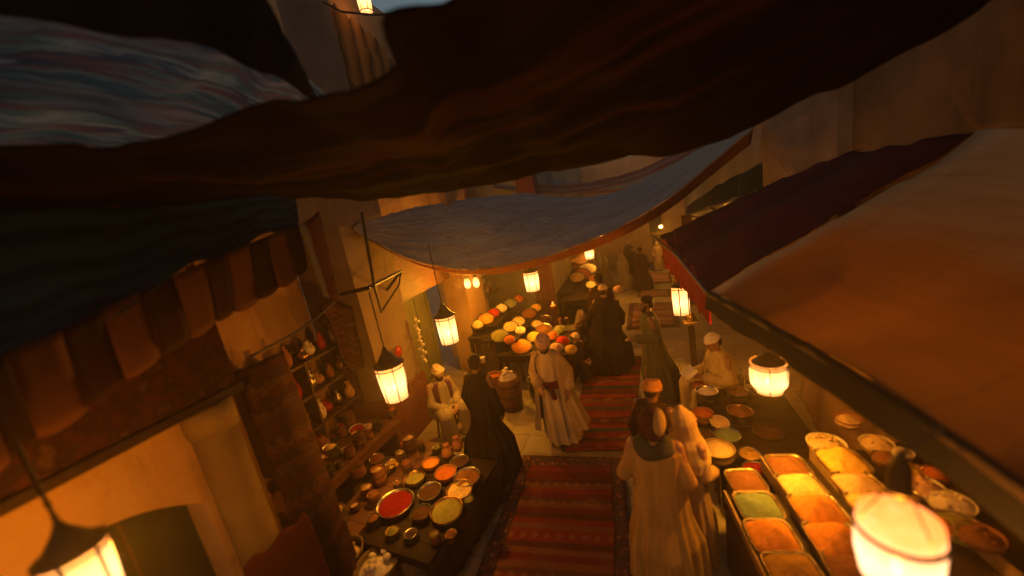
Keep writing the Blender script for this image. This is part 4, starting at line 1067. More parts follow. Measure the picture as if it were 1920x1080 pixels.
for x, y, z, r, kind, c, lb in ((668, 800, .72, .11, 'b', 'red', 'bright red round dish on the long low pottery table'), (716, 815, .5, .12, 'b', 'red', 'second bright red dish, on the front pottery bench'),
    (700, 765, .72, .09, 'p', 'tan', 'cream jar at the far end of the long low pottery table'), (735, 772, .72, .08, 'p', 'rust', 'clay jar at the far corner of the long low pottery table'),
    (640, 810, .72, .08, 'p', 'brown', 'brown jar left of the bright red round dish'), (650, 838, .72, .08, 'b', 'yellow', 'small yellow dish in front of the bright red one'),
    (622, 850, .72, .12, 'p', 'tan', 'pale cloth-topped pot at the near end of the pottery table'), (602, 868, .72, .1, 'p', 'white', 'pale rounded pot at the corner nearest the hanging carpets'),
    (690, 795, .72, .07, 'b', 'tan', 'little tan dish beside the bright red one'), (640, 775, .72, .1, 'p', 'rust', 'squat clay pot under the recess shelf'),
    (735, 865, .5, .09, 'b', 'yellow', 'small yellow dish on the front pottery bench'), (705, 855, .5, .1, 'b', 'brown', 'brown dish on the front pottery bench'), (672, 885, .5, .1, 'p', 'dark', 'dark jar on the front pottery bench'), (760, 835, .5, .08, 'p', 'rust', 'clay cup at the far end of the front pottery bench')):
    p = az(x, y, z + .07); p.z = z + .001
    if kind == 'b': bowl(lb, p, r, SP[c], TIN if c != 'red' else ENAMEL, .02, .04, group=QG, tilt=(.1, .15))
    else: pot(lb, p, r, r * 1.5, [CLAY, TIN, BRASS, WOODR][rng.randrange(4)], SP[c], group=QG, neck=.8)
MG = 'metal dishes on the low metalware table'
for x, y, r, body, c, hh, lb in ((742, 947, .20, TIN, 'deepred', .02, 'wide silver-rimmed dish of dark red paste at the near left corner of the metalware table'),
    (838, 960, .17, BRASS, 'olive', .01, 'brass dish nearest the camera on the metalware table'), (862, 922, .145, BRASS, 'tan', .01, 'brass dish of yellow oil behind the nearest one'),
    (806, 925, .13, TIN, 'dark', .01, 'dark tin bowl between the red dish and the brass dishes'), (876, 898, .15, TIN, 'brown', .01, 'tin bowl hanging over the alley side of the metalware table'),
    (836, 890, .13, CLAY, 'rust', .02, 'copper-red bowl at the middle of the metalware table'), (808, 872, .11, CLAY, 'orange', .03, 'small glowing orange bowl on the metalware table'),
    (778, 900, .12, BRASS, 'olive', .01, 'dull brass bowl behind the wide red dish'), (862, 868, .11, TIN, 'dark', .01, 'small dark bowl at the dark-robed man side'), (790, 965, .11, BLACKEN, 'dark', .01, 'black bowl beside the wide red dish')):
    p = az(x, y, .55 + .05); p.z = .551
    bowl(lb, p, r * .98, SP[c], body, hh, .085, group=MG, tilt=(.04 * math.sin(x), .05))
k = 0
for (x, y) in ((745, 905), (762, 870), (735, 995), (790, 838), (818, 838), (700, 930), (722, 880), (880, 940), (770, 1000), (815, 1005), (845, 1000), (700, 975)):
    nm, mt = [('tin', TIN), ('clay', CLAY), ('brass', BRASS), ('black', BLACKEN)][k % 4]
    nf, cf = [('red-brown', 'brown'), ('brown', 'brown'), ('pale', 'olive'), ('dark', 'dark'), ('ochre', 'olive')][k % 5]
    p = az(x, y, .62); p.z = .551
    side = 'far' if y < 900 else 'near' if y > 980 else 'middle'
    pot(f'small {nm} cup of {nf} powder at the {side} part of the metalware table', p, .05 + .012 * (k % 3), .07 + .03 * (k % 2), mt, SP[cf], group='cups on the metalware table', neck=.85, name='cup')
    k += 1
# small bottles/jars between
for x, y, lb in ((858, 838, 'dark red jug standing by the dark-robed man'), (840, 852, 'brown jug behind the small dark bowl')):
    p = az(x, y, .6); p.z = .551; vase(lb, p, .08, .2, CLAY, 'jugs on the metalware table', 'jug', 'jug')
# sacks at bottom left
for (x, y, r, h, c, lb) in ((640, 1035, .2, .55, 'tan', 'open sack of pale goods at the bottom edge left of the rug'), (705, 1055, .2, .5, 'white', 'pale rounded basket at the bottom edge'), (770, 1030, .16, .4, 'rust', 'clay pot in shade below the metalware table'), (600, 1075, .2, .6, 'brown', 'brown sack in the bottom left shade')):
    p = az(x, y, h); p.z = 0
    pot(lb, p, r, h, fab('sacking', (.2, .13, .07)), SP[c], group='sacks at the bottom edge', lumps=6, name='sack')

NM = [('clay', CLAY), ('tin', TIN), ('brass', BRASS), ('black', BLACKEN), ('wooden', WOODR)]
FL = [('red powder', 'deepred'), ('tan grain', 'tan'), ('brown seeds', 'brown'), ('dark tea', 'dark'), ('ochre dust', 'olive'), ('rust powder', 'rust')]
k = 0
for row, pts, zz in (('back row', [(-4.45 + .0 * i, 2.62 + i * .185) for i in range(9)], .72), ('front row', [(-3.88, 2.62 + i * .2) for i in range(8)], .72), ('inner row', [(-3.38 + .02 * i, 2.6 + i * .21) for i in range(7)], .5)):
    for i, (x, y) in enumerate(pts):
        nm, mt = NM[(k * 3) % 5]; nf, cf = FL[(k * 5 + i) % 6]; r = .055 + .018 * ((k * 7) % 3)
        tb = 'front pottery bench' if zz < .6 else 'long pottery table'
        pot(f'{nm} pot of {nf}, {["nearest","second","third","fourth","fifth","sixth","seventh","eighth","farthest"][i]} in the {row} of the {tb}', (x, y, zz + .001), r, r * (1.5 + .5 * (k % 3)), mt, SP[cf], group='pots crowding the pottery tables', neck=.8 + .1 * (k % 2))
        k += 1
# hanging carpets at the corner of the near house
KIL = cloth_mat('hanging kilim', [(0, (.06, .014, .012)), (.15, (.022, .010, .016)), (.3, (.09, .04, .02)), (.42, (.03, .016, .02)), (.6, (.065, .016, .012)), (.75, (.02, .014, .016)), (.9, (.1, .045, .022)), (1, (.06, .014, .012))], 1, 5, .9, warp=9, stretch=(1., 6., 1.))
MRN = cloth_mat('maroon carpet', [(0, (.11, .018, .014)), (.5, (.07, .014, .012)), (1, (.11, .018, .014))], 1, 2, .3)
hg = 'carpets hung at the corner of the near house'
tag(sheet('hanging_carpet', [(-2.97, 1.84, 2.72), (-2.9, 2.05, 2.74), (-2.95, 2.25, 2.72)], [(-2.9, 1.86, .25), (-2.82, 2.06, .22), (-2.9, 2.28, .25)], KIL, None, 24, 60, 0, .02, 3, 5, .02, .008, 2), 'patterned kilim hanging at the house corner between arch and pottery', 'carpet', hg)
tag(sheet('hanging_carpet', [(-2.84, 1.36, 1.42), (-2.78, 1.58, 1.47), (-2.74, 1.84, 1.5)], [(-2.75, 1.30, .05), (-2.7, 1.55, .02), (-2.7, 1.86, .05)], MRN, None, 24, 40, 0, .05, 3, 7, .03, .02, 2), 'plain maroon carpet draped at the foot of the house corner', 'carpet', hg)
tag(sheet('hanging_carpet', [ax(600, 575, -4.2), ax(640, 572, -4.15), ax(690, 600, -4.1)], [ax(650, 690, -4.25), ax(680, 690, -4.2), ax(705, 680, -4.15)], KIL, None, 24, 24, 0, .08, 4, 9, .03, .03, 2), 'dark bundled rug hanging on the wall above the pottery shelf', 'carpet', hg)
tag(sheet('hanging_cloth', [(-4.92, 2.0, 3.6), (-4.9, 2.6, 3.6), (-4.85, 3.0, 3.6)], [(-4.9, 2.1, 2.9), (-4.88, 2.6, 2.8), (-4.85, 3.1, 2.95)], MRN, None, 24, 24, 0, .08, 4, 2, .02, .02, 3), 'dark cloth hanging high in the recess behind the teal awning', 'cloth')
# masks/ornaments by the pier
om = thing('wall_ornament', 'strip of gleaming white and gold trinkets hung at the green doorway', 'ornament', ax(788, 640, -3.86))
s = MB()
for k in range(16):
    p = Vector((.03 * math.sin(k * 2.3), .045 * math.sin(k * 1.7), .42 - k * .055)); s.ell(p, (.03, .05 * (1 - .02 * k), .035), 8)
s.tube([(0, 0, .5), (0, 0, -.45)], .01, 6)
s.build('trinkets', ENAMEL, om, True)
s = MB(); s.lathe([(.09, -.01), (.1, 0), (.05, .02), (.01, .02)], n=18, M=Matrix.Rotation(rad(90), 3, 'Y')); 
op = thing('wall_plate', 'small round red plate hung on the pier above the drum lantern', 'plate', ax(747, 660, -3.87), group=None)
s.build('plate', RG, op, True)

# ================================================================== PEOPLE
def fold_ring(cx, cy, z, rx, ry, amp, ph, n=96, k1=13, k2=21):
    out = []
    for i in range(n):
        q = 2 * math.pi * i / n
        f = 1 + amp * (math.sin(k1 * q + ph + 1.2 * math.sin(2 * q)) * .6 + math.sin(k2 * q + ph * 2.3) * .25 + .5 * math.sin(5 * q + ph))
        out.append((cx + rx * f * math.cos(q), cy + ry * f * math.sin(q), z))
    return out
def hand(mb, w, d, nrm, side, curl=.5, sc=1.):
    """five fingered hand at wrist w pointing along d; nrm = direction the palm faces; side=+1 thumb towards nrm x d"""
    w, d, nrm = Vector(w), Vector(d).normalized(), Vector(nrm).normalized()
    a = nrm.cross(d).normalized() * side; nrm = d.cross(a).normalized() * (1 if d.cross(a).dot(nrm) > 0 else -1)
    for k in (-1.5, -.5, .5, 1.5):
        b = w + d * .09 * sc + a * k * .019 * sc
        mb.cap(w + a * k * .010 * sc + d * .01, b, .015 * sc, .0125 * sc, 8)
        L = (.036, .043, .041, .032)[int(k + 1.5)] * sc
        q = b; dd = d.copy()
        for j in range(3):
            dd = (dd + nrm * curl * (.5 + .25 * j)).normalized(); q2 = q + dd * L * (1 - .22 * j)
            mb.cap(q, q2, (.0098 - .0008 * j) * sc, (.009 - .0008 * j) * sc, 8); q = q2
    t0 = w + d * .03 * sc + a * .022 * sc; t1 = t0 + (d * .55 + a * .8 + nrm * .2).normalized() * .042 * sc; t2 = t1 + (d * .85 + a * .3 + nrm * .35).normalized() * .034 * sc
    mb.cap(t0, t1, .014 * sc, .0115 * sc, 8); mb.cap(t1, t2, .0112 * sc, .0095 * sc, 8)
def rotM(yaw, pitch, roll=0):
    return (Matrix.Rotation(yaw, 3, 'Z') @ Matrix.Rotation(pitch, 3, 'X') @ Matrix.Rotation(roll, 3, 'Y'))
PEOPLE = 'people in the market'
def person(label, loc, rz, h=1.74, robe=None, skin=SKIN, head=(0, 0, 0), lean=(0, 0), arms=None, hat=None, beard=False, hair=False, scarf=None, sash=None, coat=None, seated=False,
           hem=(.30, .27), flare=(0, 0), vox=.013, hvox=.0085, shoes=True, cape=None, book=False, foldamp=.13, hemz=.05, bulk=1.0, step=.1, vest=None):
    S = h / 1.74
    root = thing('person', label, 'person', loc, rz, PEOPLE); root.scale = (S, S, S)
    seat = .46 if seated else 0
    dz = (-.47 if seated else 0)
    lx, ly = lean
    def T(x, y, z): f = max(0, (z - .9) / .9); return Vector((x + lx * f, y + ly * f, z + dz))
    sh = {1: T(.185, 0, 1.42), -1: T(-.185, 0, 1.42)}
    arms = arms or {}
    dflt = lambda sd: (T(sd * .25, .03, 1.14), T(sd * .24, -.06, .90))
    A = {sd: (arms.get(sd) or dflt(sd)) for sd in (1, -1)}
    A = {sd: tuple(Vector(q) for q in A[sd]) for sd in A}
    hips = {1: T(.09, 0, .93), -1: T(-.09, 0, .93)}
    if seated:
        knees = {sd: Vector((sd * .17, -.42, .5)) for sd in (1, -1)}; ank = {sd: Vector((sd * .15, -.40, .08)) for sd in (1, -1)}
    else:
        knees = {1: Vector((.1, -.03 - step, .5)), -1: Vector((-.1, -.02, .5))}; ank = {1: Vector((.1, .0 - step, .08)), -1: Vector((-.1, .03 + step, .08))}
    nb = T(0, .01, 1.50); hc = T(0, 0, 1.62)
    HM = rotM(*head); hc = nb + HM @ Vector((0, -.015, .125))
    # --- body
    s = MB()
    s.cap(T(0, 0, .95), T(0, 0, 1.15), .14, .135, 16); s.cap(T(-.05, 0, 1.2), T(.05, 0, 1.3), .125, .125, 16); s.cap(T(-.1, 0, 1.38), T(.1, 0, 1.38), .09, .09, 12)
    s.cap(T(0, .01, 1.40), hc + Vector((0, .01, -.05)), .062, .055, 12)
    def hp(x, y, z): return hc + HM @ Vector((x, y, z))
    s.ell(hp(0, .012, .03), (.077, .096, .092), 20, HM); s.ell(hp(0, -.022, -.048), (.058, .066, .066), 16, HM)
    s.cap(hp(0, -.088, .022), hp(0, -.108, -.02), .010, .0155, 8); s.cap(hp(-.012, -.098, -.024), hp(.012, -.098, -.024), .009, .009, 8)
    s.cap(hp(-.04, -.074, .038), hp(.04, -.074, .038), .013, .013, 8)
    s.cap(hp(-.018, -.086, -.056), hp(.018, -.086, -.056), .008, .008, 8); s.cap(hp(0, -.078, -.092), hp(0, -.07, -.1), .02, .018, 8)
    for sd in (1, -1):
        s.ell(hp(sd * .076, .012, -.002), (.012, .02, .032), 10, HM); s.ell(hp(sd * .042, -.06, -.02), (.024, .026, .024), 10, HM)
        el, wr = A[sd]
        s.cap(sh[sd], el, .052, .040, 12); s.cap(el, wr, .041, .026, 12)
        d = (wr - el).normalized()
        nrm = Vector((-sd, -.2, -.3)) if abs(d.z) > .7 else Vector((-sd * .6, 0, -.8))
        hand(s, wr, d, nrm, 1 if sd > 0 else -1, .55, .98)
        s.cap(hips[sd], knees[sd], .088, .056, 12); s.cap(knees[sd], ank[sd], .056, .036, 12)
        s.cap(ank[sd] + Vector((0, .03, -.02)), ank[sd] + Vector((0, -.13, -.045)), .036, .028, 10)
    s.build('body', skin, root, remesh=hvox, iters=2)
    s = MB()
    for sd in (1, -1): s.ell(hp(sd * .033, -.0815, .012), (.014, .008, .0085), 10, HM)
    s.build('eyes', EYE, root, True)
    # --- robe
    s = MB(); ph = rng.random() * 6; B = bulk
    if seated:
        R = []
        for z, rx, ry, am in ((.40, .26, .24, .05), (.52, .25, .22, .05), (.65, .21, .18, .04), (.8, .2, .155, .03), (.92, .205, .14, .02), (.98, .15, .11, .01), (1.03, .08, .075, 0)):
            f = max(0, (z + .47 - .9) / .9); R.append(fold_ring(lx * f, ly * f, z, rx * B, ry * B, am, ph))
        s.loft(R)
        for sd in (1, -1):
            s.cap((sd * .1, -.02, .52), knees[sd] + Vector((0, 0, .03)), .15, .12, 16); s.cap(knees[sd] + Vector((0, 0, .02)), ank[sd] + Vector((0, 0, .1)), .125, .15, 16)
        s.cap((-.1, -.3, .52), (.1, -.3, .52), .1, .1, 12); s.cap((-.1, -.38, .25), (.1, -.38, .25), .1, .1, 12)
    else:
        R = []
        fx, fy = flare
        for z, rx, ry, am in ((hemz, hem[0], hem[1], foldamp), (hemz + .18, hem[0] * .96, hem[1] * .95, foldamp * .95), (.5, (hem[0] * .75 + .05), (hem[1] * .72 + .05), foldamp * .75), (.75, .215, .19, foldamp * .5), (.95, .20, .165, foldamp * .35), (1.1, .19, .15, foldamp * .3), (1.28, .215, .15, foldamp * .25), (1.39, .215, .125, .02), (1.455, .15, .095, .01), (1.50, .08, .075, 0)):
            f = max(0, (z - .9) / .9); g = max(0, (.9 - z) / .9)
            R.append(fold_ring(lx * f + fx * g, ly * f + fy * g, z, rx * (B if z < 1.42 else 1), ry * (B if z < 1.42 else 1), am, ph + .2 * z))
        s.loft(R)
    for sd in (1, -1):
        el, wr = A[sd]
        s.cap(sh[sd] + Vector((-sd * .045, 0, -.02)), el, .075, .07, 14)
        w2 = el.lerp(wr, .88); s.cap(el, w2, .068, .07, 14); s.cap(w2 + Vector((0, 0, -.02)), el.lerp(wr, .6) + Vector((0, 0, -.035)), .055, .055, 12)
    s.build('robe', robe, root, remesh=vox, iters=1)
    if coat:     # open outer coat: shell round the back and sides
        s = MB(); n = 60; gap = rad(38)
        lv = [(.28, .41, .36, .1), (.5, .36, .31, .09), (.75, .29, .24, .06), (.95, .26, .21, .04), (1.15, .25, .19, .03), (1.32, .26, .175, .02), (1.43, .225, .14, .01), (1.49, .13, .11, 0)]
        rings = []
        for z, rx, ry, am in lv:
            f = max(0, (z - .9) / .9); g = max(0, (.9 - z) / .9); ring = []
            for i in range(n):
                u = i / (n - 1); q = -math.pi / 2 + gap + (2 * math.pi - 2 * gap) * u
                ff = 1 + am * (math.sin(11 * q + ph) * .6 + .4 * math.sin(19 * q))
                ring.append((lx * f + flare[0] * g * 1.3 + rx * ff * math.cos(q), ly * f + flare[1] * g + ry * ff * math.sin(q), z))
            rings.append(ring)
        s.loft(rings, False, False, closed=False)
        o = s.build('coat', coat, root, True); md = o.modifiers.new('t', 'SOLIDIFY'); md.thickness = .018; o.modifiers.new('sub', 'SUBSURF').levels = 1
        s = MB()
        for sd in (1, -1):
            el, wr = A[sd]; s.cap(sh[sd] + Vector((-sd * .03, 0, -.03)), el, .082, .078, 14); s.cap(el, el.lerp(wr, .8), .078, .088, 14)
        s.build('coat_sleeves', coat, root, remesh=.014, iters=1)
    if vest:
        s = MB(); n = 40; rings = []
        for z, rx, ry in ((.56, .235, .2), (.7, .225, .185), (.85, .22, .17), (.93, .2, .15), (1.0, .12, .11)):
            if not seated: z += .47
            f = max(0, (z + (.47 if seated else 0) - .9) / .9)
            rings.append([(lx * f + rx * math.cos(q), ly * f + ry * math.sin(q), z) for q in [-math.pi / 2 + .45 + (2 * math.pi - .9) * i / (n - 1) for i in range(n)]])
        s.loft(rings, False, False, closed=False); o = s.build('vest', vest, root, True); md = o.modifiers.new('t', 'SOLIDIFY'); md.thickness = .015
    if sash:
        s = MB()
        for k, z in enumerate((1.0, 1.03, 1.06)):
            f = max(0, (z - .9) / .9)
            s.tube([(lx * f + .222 * B * math.cos(q), ly * f + (.185 * B) * math.sin(q), z + .012 * math.sin(2 * q + k)) for q in [6.2832 * i / 30 for i in range(31)]], .026, 8)
        s.cap((.05, -.2, 1.02), (.09, -.22, .86), .03, .04, 10)
        s.build('sash', sash, root, remesh=.012, iters=1)
    if scarf:
        s = MB()
        for k in range(3):
            c = nb + Vector((0, .0, -.02 - .035 * k)); r = .088 + .022 * k
            s.tube([(c.x + r * 1.15 * math.cos(q), c.y + r * math.sin(q), c.z + .016 * math.sin(3 * q + k) + .02 * math.cos(q * 2)) for q in [6.2832 * i / 24 for i in range(25)]], .03, 8)
        s.build('scarf', scarf, root, remesh=.013, iters=1)
    if cape:
        s = MB(); R = []
        for z, rx, ry in ((1.16, .25, .21), (1.28, .25, .2), (1.42, .2, .16), (1.49, .13, .13), (1.56, .115, .125), (1.66, .11, .125), (1.74, .085, .10), (1.80, .045, .06), (1.85, .015, .02)):
            f = max(0, (z - .9) / .9); R.append(fold_ring(lx * f, ly * f + (z > 1.5) * (z - 1.5) * .25, z + dz, rx, ry, .03, ph))
        s.loft(R); s.build('hood', cape, root, remesh=.013, iters=1)
    if hat:
        kind, hm = hat[0], hat[1]
        s = MB()
        if kind == 'turban':
            s.ell(hp(0, .02, .05), (.087, .104, .075), 18, HM)
            for k in range(6):
                tl = .25 * math.sin(k * 2.1); pts = []
                for i in range(25):
                    q = 6.2832 * i / 24; pts.append(hp((.088 - .012 * max(0, k - 2)) * math.cos(q), .016 + (.106 - .013 * max(0, k - 2)) * math.sin(q), 0.022 + .016 * k + .02 * math.sin(q + k * 1.3) + tl * .03))
                s.tube(pts, .019, 8)
            s.build('turban', hm, root, remesh=.0085, iters=1)
        elif kind == 'cap':
            s.ell(hp(0, .015, .065), (.083, .1, .075), 20, HM); s.tube([hp(.083 * math.cos(q), .015 + .1 * math.sin(q), .05) for q in [6.2832 * i / 24 for i in range(25)]], .014, 8)
            s.build('cap', hm, root, remesh=.0085, iters=1)
        elif kind == 'beanie':
            s.ell(hp(0, .02, .03), (.107, .125, .122), 20, HM); s.ell(hp(0, .05, -.04), (.095, .09, .1), 14, HM)
            s.build('cap', hm, root, remesh=.0085, iters=1)
            s = MB(); s.ell(hp(-.052, .035, .03), (.064, .122, .115), 16, HM); s.build('cap_panel', hat[2], root, remesh=.009, iters=1)
        elif kind == 'wrap':      # head wrapped in cloth falling to the shoulders
            s.ell(hp(0, .02, .03), (.098, .118, .115), 20, HM); s.cap(hp(0, .04, -.02), nb + Vector((0, .05, -.06)), .1, .13, 16); s.cap(nb + Vector((-.08, .02, -.05)), nb + Vector((.08, .02, -.05)), .09, .09)
            s.build('head_cloth', hm, root, remesh=.012, iters=1)
            if len(hat) > 2:
                s = MB(); s.ell(hp(.045, .015, .05), (.065, .112, .105), 16, HM); s.build('cap_panel', hat[2], root, remesh=.01, iters=1)
    if hair or (hat and hat[0] in ('turban', 'cap')):
        s = MB(); s.ell(hp(0, .05, -.01), (.074, .068, .07), 14, HM)
        if not hat: s.ell(hp(0, .025, .045), (.083, .098, .09), 20, HM)
        for k in range(0 if hat else 40):
            q = rng.random() * 6.28; e = rng.random() * 1.2; s.ell(hp(.08 * math.cos(q) * math.cos(e), .028 + .095 * math.sin(q) * math.cos(e), .045 + .09 * math.sin(e)), (.014,) * 3, 6)
        s.build('hair', HAIR, root, remesh=.009, iters=1)
    if beard:
        s = MB(); s.ell(hp(0, -.05, -.095), (.052, .045, .05), 14, HM); s.cap(hp(-.058, -.015, -.035), hp(-.03, -.06, -.09), .02, .028, 8); s.cap(hp(.058, -.015, -.035), hp(.03, -.06, -.09), .02, .028, 8)
        s.cap(hp(-.025, -.09, -.044), hp(.025, -.09, -.044), .009, .009, 8)
        s.build('beard', HAIR, root, remesh=.009, iters=1)
    if shoes and not cape:
        for sd in (1, -1):
            s = MB(); s.cap(ank[sd] + Vector((0, .04, -.035)), ank[sd] + Vector((0, -.15, -.045)), .045, .034, 12); s.ell(ank[sd] + Vector((0, -.19, -.03)), (.03, .035, .025), 10)
            s.build('shoe', fab('dark leather', (.05, .03, .02)), root, remesh=.01, iters=1)
    if book:
        c = (A[1][1] + A[-1][1]) / 2 + Vector((0, -.13, .03)); M = Matrix.Translation(c) @ Matrix.Rotation(rad(35), 4, 'X')
        s = MB()
        for sd in (1, -1): s.box(*(sorted((0, sd * .12))), -.09, .09, 0, .012, M=M @ Matrix.Rotation(-sd * .25, 4, 'Y'))
        o = s.build('paper', ENAMEL, None); o.name = 'open_book'; o.parent = None
        o.matrix_world = Matrix.Translation(Vector(loc)) @ Matrix.Rotation(rz, 4, 'Z') @ Matrix.Scale(S, 4)
        tag(o, 'open white book held by the seated vendor in yellow', 'book')
    return root
CREAM = fab('cream robe', (.52, .37, .19)); TANR = fab('tan coat', (.42, .29, .13)); BLK = fab('black robe', (.022, .015, .013)); BLK2 = fab('dark brown robe', (.05, .026, .018))
GREYR = fab('grey green robe', (.10, .095, .06)); DJ = fab('tan djellaba', (.35, .20, .065)); YEL = fab('yellow tunic', (.58, .42, .16)); HOODB = fab('brown robe', (.3, .17, .08)); HOODC = fab('sand hood', (.42, .28, .13))
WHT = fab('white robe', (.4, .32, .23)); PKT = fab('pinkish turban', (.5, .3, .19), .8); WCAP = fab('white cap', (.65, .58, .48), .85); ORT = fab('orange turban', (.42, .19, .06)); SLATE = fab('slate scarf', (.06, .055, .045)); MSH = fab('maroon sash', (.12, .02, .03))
DCAP = fab('maroon cap', (.07, .025, .02)); YT = fab('yellow turban', (.55, .42, .24)); PUR = fab('purple vest', (.09, .03, .06))
def face(v):   # rotation so that local -Y looks along v
    return math.atan2(v[0], -v[1])
# 1 central man walking towards the camera
person('man in cream robes, pink turban, dark beard and maroon sash walking towards the camera', (-1.36, 4.86, 0), face((-.12, -1)), 1.76, CREAM, SKIN, (.1, .35, 0), (0, -.08),
       {-1: ((-.24, -.04, 1.16), (-.10, -.25, 1.05)), 1: ((.25, .05, 1.15), (.27, -.08, .93))}, ('turban', PKT), True, sash=MSH, coat=TANR, hem=(.27, .25), flare=(.05, .05), step=.05, hemz=.07)
# 2 dark robed man, back to camera
person('bareheaded man in a long black robe, back turned, by the metalware table', (-2.2, 4.2, 0), face((.25, 1)), 1.74, BLK, SKIND, (.35, .1, 0), (.0, -.03), None, None, False, True, hem=(.40, .36), flare=(.0, .10))
# 3, 4 cloaked pair
person('black-cloaked figure with a tan cap at the far end of the striped runner', (-.70, 7.3, 0), face((-.1, 1)), 1.76, BLK, SKIND, (-.2, .05, 0), (0, -.02), {1: ((.34, .03, 1.12), (.38, -.1, .9)), -1: ((-.3, .03, 1.12), (-.28, -.1, .9))}, ('cap', YT), False, True, hem=(.36, .33), bulk=1.28, flare=(.06, .05), vox=.016)
person('dark-haired figure in dark brown just behind the cloaked figure with the tan cap', (-.86, 8.25, gz(8.25)), face((-.3, 1)), 1.82, BLK2, SKIND, (.3, .05, 0), hair=True, hem=(.3, .28), bulk=1.15, vox=.018)
# 5 bearded man in grey, facing left
person('bearded man in a long grey-green robe with pale collar facing left', (.10, 6.08, 0), face((-1, -.12)), 1.80, GREYR, SKIND, (0, .12, 0), (0, -.04), {1: ((.24, .02, 1.14), (.15, -.27, 1.13)), -1: ((-.23, .06, 1.14), (-.22, -.05, .92))}, None, True, True, hem=(.25, .30), scarf=None, flare=(0, .1), step=.12)
# 6 front man in tan djellaba
person('man in tan djellaba, slate scarf and two-tone cap, back turned in the foreground', (-.03, 2.92, 0), face((.12, 1)), 1.71, DJ, SKIN, (0, .1, 0), (0, -.03), {1: ((.28, .02, 1.13), (.20, -.22, 1.08)), -1: ((-.25, .03, 1.13), (-.22, -.14, .96))}, ('beanie', DCAP, fab('cream cap panel', (.36, .24, .11))), scarf=SLATE, hem=(.30, .30), bulk=1.1, foldamp=.15, vox=.011)
# 7 pointed hood
person('shorter shopper in a sand-coloured pointed hood and brown robe at the pots table', (.23, 3.24, 0), face((.75, .6)), 1.50, HOODB, SKIN, (0, .2, 0), (0, -.06), {1: ((.22, -.02, 1.12), (.13, -.22, 1.05)), -1: ((-.22, -.02, 1.12), (-.13, -.23, 1.03))}, cape=HOODC, hem=(.27, .25))
# 8 orange turban
person('shopper in dark clothes with an orange-brown turban beyond the djellaba man', (-.02, 3.62, 0), face((.6, 1)), 1.62, BLK2, SKIND, (0, .15, 0), (0, -.05), None, ('turban', ORT), hem=(.27, .25))
# 9 seated vendor
person('seated vendor in a yellow tunic and white cap reading behind the pots table', (1.0, 5.5, .02), face((-.95, -.35)), 1.84, YEL, SKIN, (0, .45, 0), (0, -.1), {1: ((.25, -.1, .67), (.10, -.33, .72)), -1: ((-.25, -.1, .67), (-.10, -.33, .72))}, ('cap', WCAP), seated=True, book=True, bulk=1.05)
def stool(label, p, r=.2, h=.40):
    st = thing('stool', label, 'stool', p, group='stools')
    s = MB(); s.lathe([(r, h - .04), (r * 1.03, h - .02), (r, h)], n=24); s.build('seat', WOODR, st)
    for k in range(4):
        q = .78 + k * 1.571; s = MB(); s.tube([(r * .7 * math.cos(q), r * .7 * math.sin(q), h - .04), (r * .95 * math.cos(q), r * .95 * math.sin(q), 0)], .018); s.build('leg', WOODR, st)
stool('round stool under the seated vendor in yellow', (1.0, 5.5, 0))
# 10 seated merchant left
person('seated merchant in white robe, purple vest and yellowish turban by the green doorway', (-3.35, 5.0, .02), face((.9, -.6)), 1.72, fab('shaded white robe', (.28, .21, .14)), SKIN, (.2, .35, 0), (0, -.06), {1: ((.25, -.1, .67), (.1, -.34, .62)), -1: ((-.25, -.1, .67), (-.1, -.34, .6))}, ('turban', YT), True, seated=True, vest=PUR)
stool('low stool under the merchant by the green doorway', (-3.35, 5.0, 0))
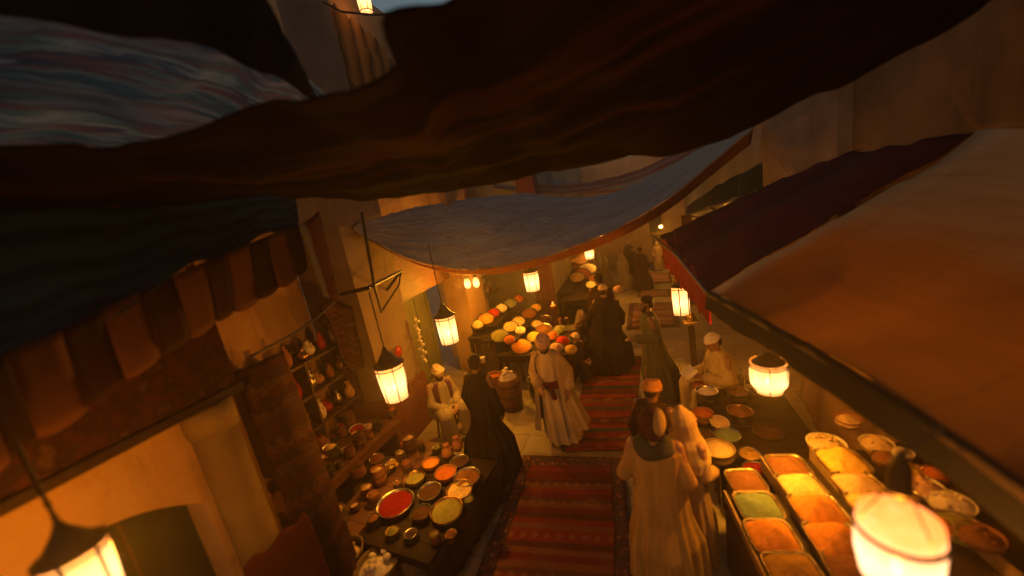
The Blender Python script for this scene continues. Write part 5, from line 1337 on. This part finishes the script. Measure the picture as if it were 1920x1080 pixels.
# seated dark sellers left of cloaked pair
person('crouched seller in brown with a greyish wrap left of the cloaked pair', (-1.4, 8.2, gz(8.2) - .12), face((.8, -.6)), 1.6, BLK2, SKIN, (0, .3, 0), (0, -.1), {1: ((.25, -.1, .67), (.1, -.34, .62)), -1: ((-.25, -.1, .67), (-.1, -.34, .6))}, ('wrap', fab('greyish wrap', (.25, .19, .14))), seated=True, vox=.018)
stool('low stool under the seller with the greyish wrap', (-1.4, 8.2, gz(8.2)), .18, .27)
person('small seated helper with a tan cap at the end of the left spice stall', (-1.38, 7.05, -.12), face((.8, -.6)), 1.42, BLK2, SKIN, (0, .3, 0), (0, -.1), {1: ((.25, -.1, .67), (.1, -.34, .62)), -1: ((-.25, -.1, .67), (-.1, -.34, .6))}, ('cap', YT), seated=True, vox=.018)
stool('low stool under the helper with the tan cap', (-1.38, 7.05, 0), .18, .25)
# far people
def farp(label, x, y, h, robe, hat=None, f=(0, 1), **k):
    p = ag(x, y); return person(label, p, face(f), h, robe, SKIN, (0, .1, 0), (0, -.02), None, hat, vox=.022, hvox=.014, **k)
farp('hooded figure in pale robes walking away in the haze', 1172, 541, 1.72, WHT, ('wrap', WHT), hem=(.36, .34), bulk=1.2)
farp('tall dark figure in the haze right of the pale hooded one', 1207, 543, 1.98, BLK2, ('turban', BLK2), (.2, 1), hem=(.32, .3), bulk=1.2)
farp('dark-clothed figure between the pale hooded one and the tall one', 1192, 527, 1.8, BLK, None, (0, -1), hair=True, hem=(.3, .3), bulk=1.2)
farp('stooped pale figure by the far left dishes under the small lanterns', 1140, 535, 1.55, fab('grey beige robe', (.3, .24, .17)), ('wrap', WHT), (-.8, -.4), bulk=1.15)
farp('small figure in grey standing beyond the stooped pale one', 1126, 515, 1.65, fab('grey beige robe', (.3, .24, .17)), ('turban', WHT), (-1, 0))
farp('dark figure farthest up the alley on the left of the group', 1183, 506, 1.75, BLK2, ('turban', WHT), (0, -1))
farp('pale-robed figure farthest up the alley on the right', 1236, 507, 1.6, fab('rose robe', (.34, .22, .17)), ('wrap', WHT), (0, -1))
farp('dark figure at the very end of the alley by the right wall', 1262, 500, 1.75, BLK, ('cap', WHT), (-.5, -1))

# ================================================================== HAZE
hm = bpy.data.materials.new('haze'); hm.use_nodes = True; t = hm.node_tree
t.nodes.remove(t.nodes['Principled BSDF'])
pv = t.nodes.new('ShaderNodeVolumePrincipled'); pv.inputs['Density'].default_value = .0075; pv.inputs['Color'].default_value = (.95, .85, .7, 1); pv.inputs['Anisotropy'].default_value = .65
t.links.new(pv.outputs[0], t.nodes['Material Output'].inputs['Volume'])
s = MB(); s.box(-90, 90, -45, 130, -2.4, 9.5)
tag(s.build('haze', hm), kind='stuff')
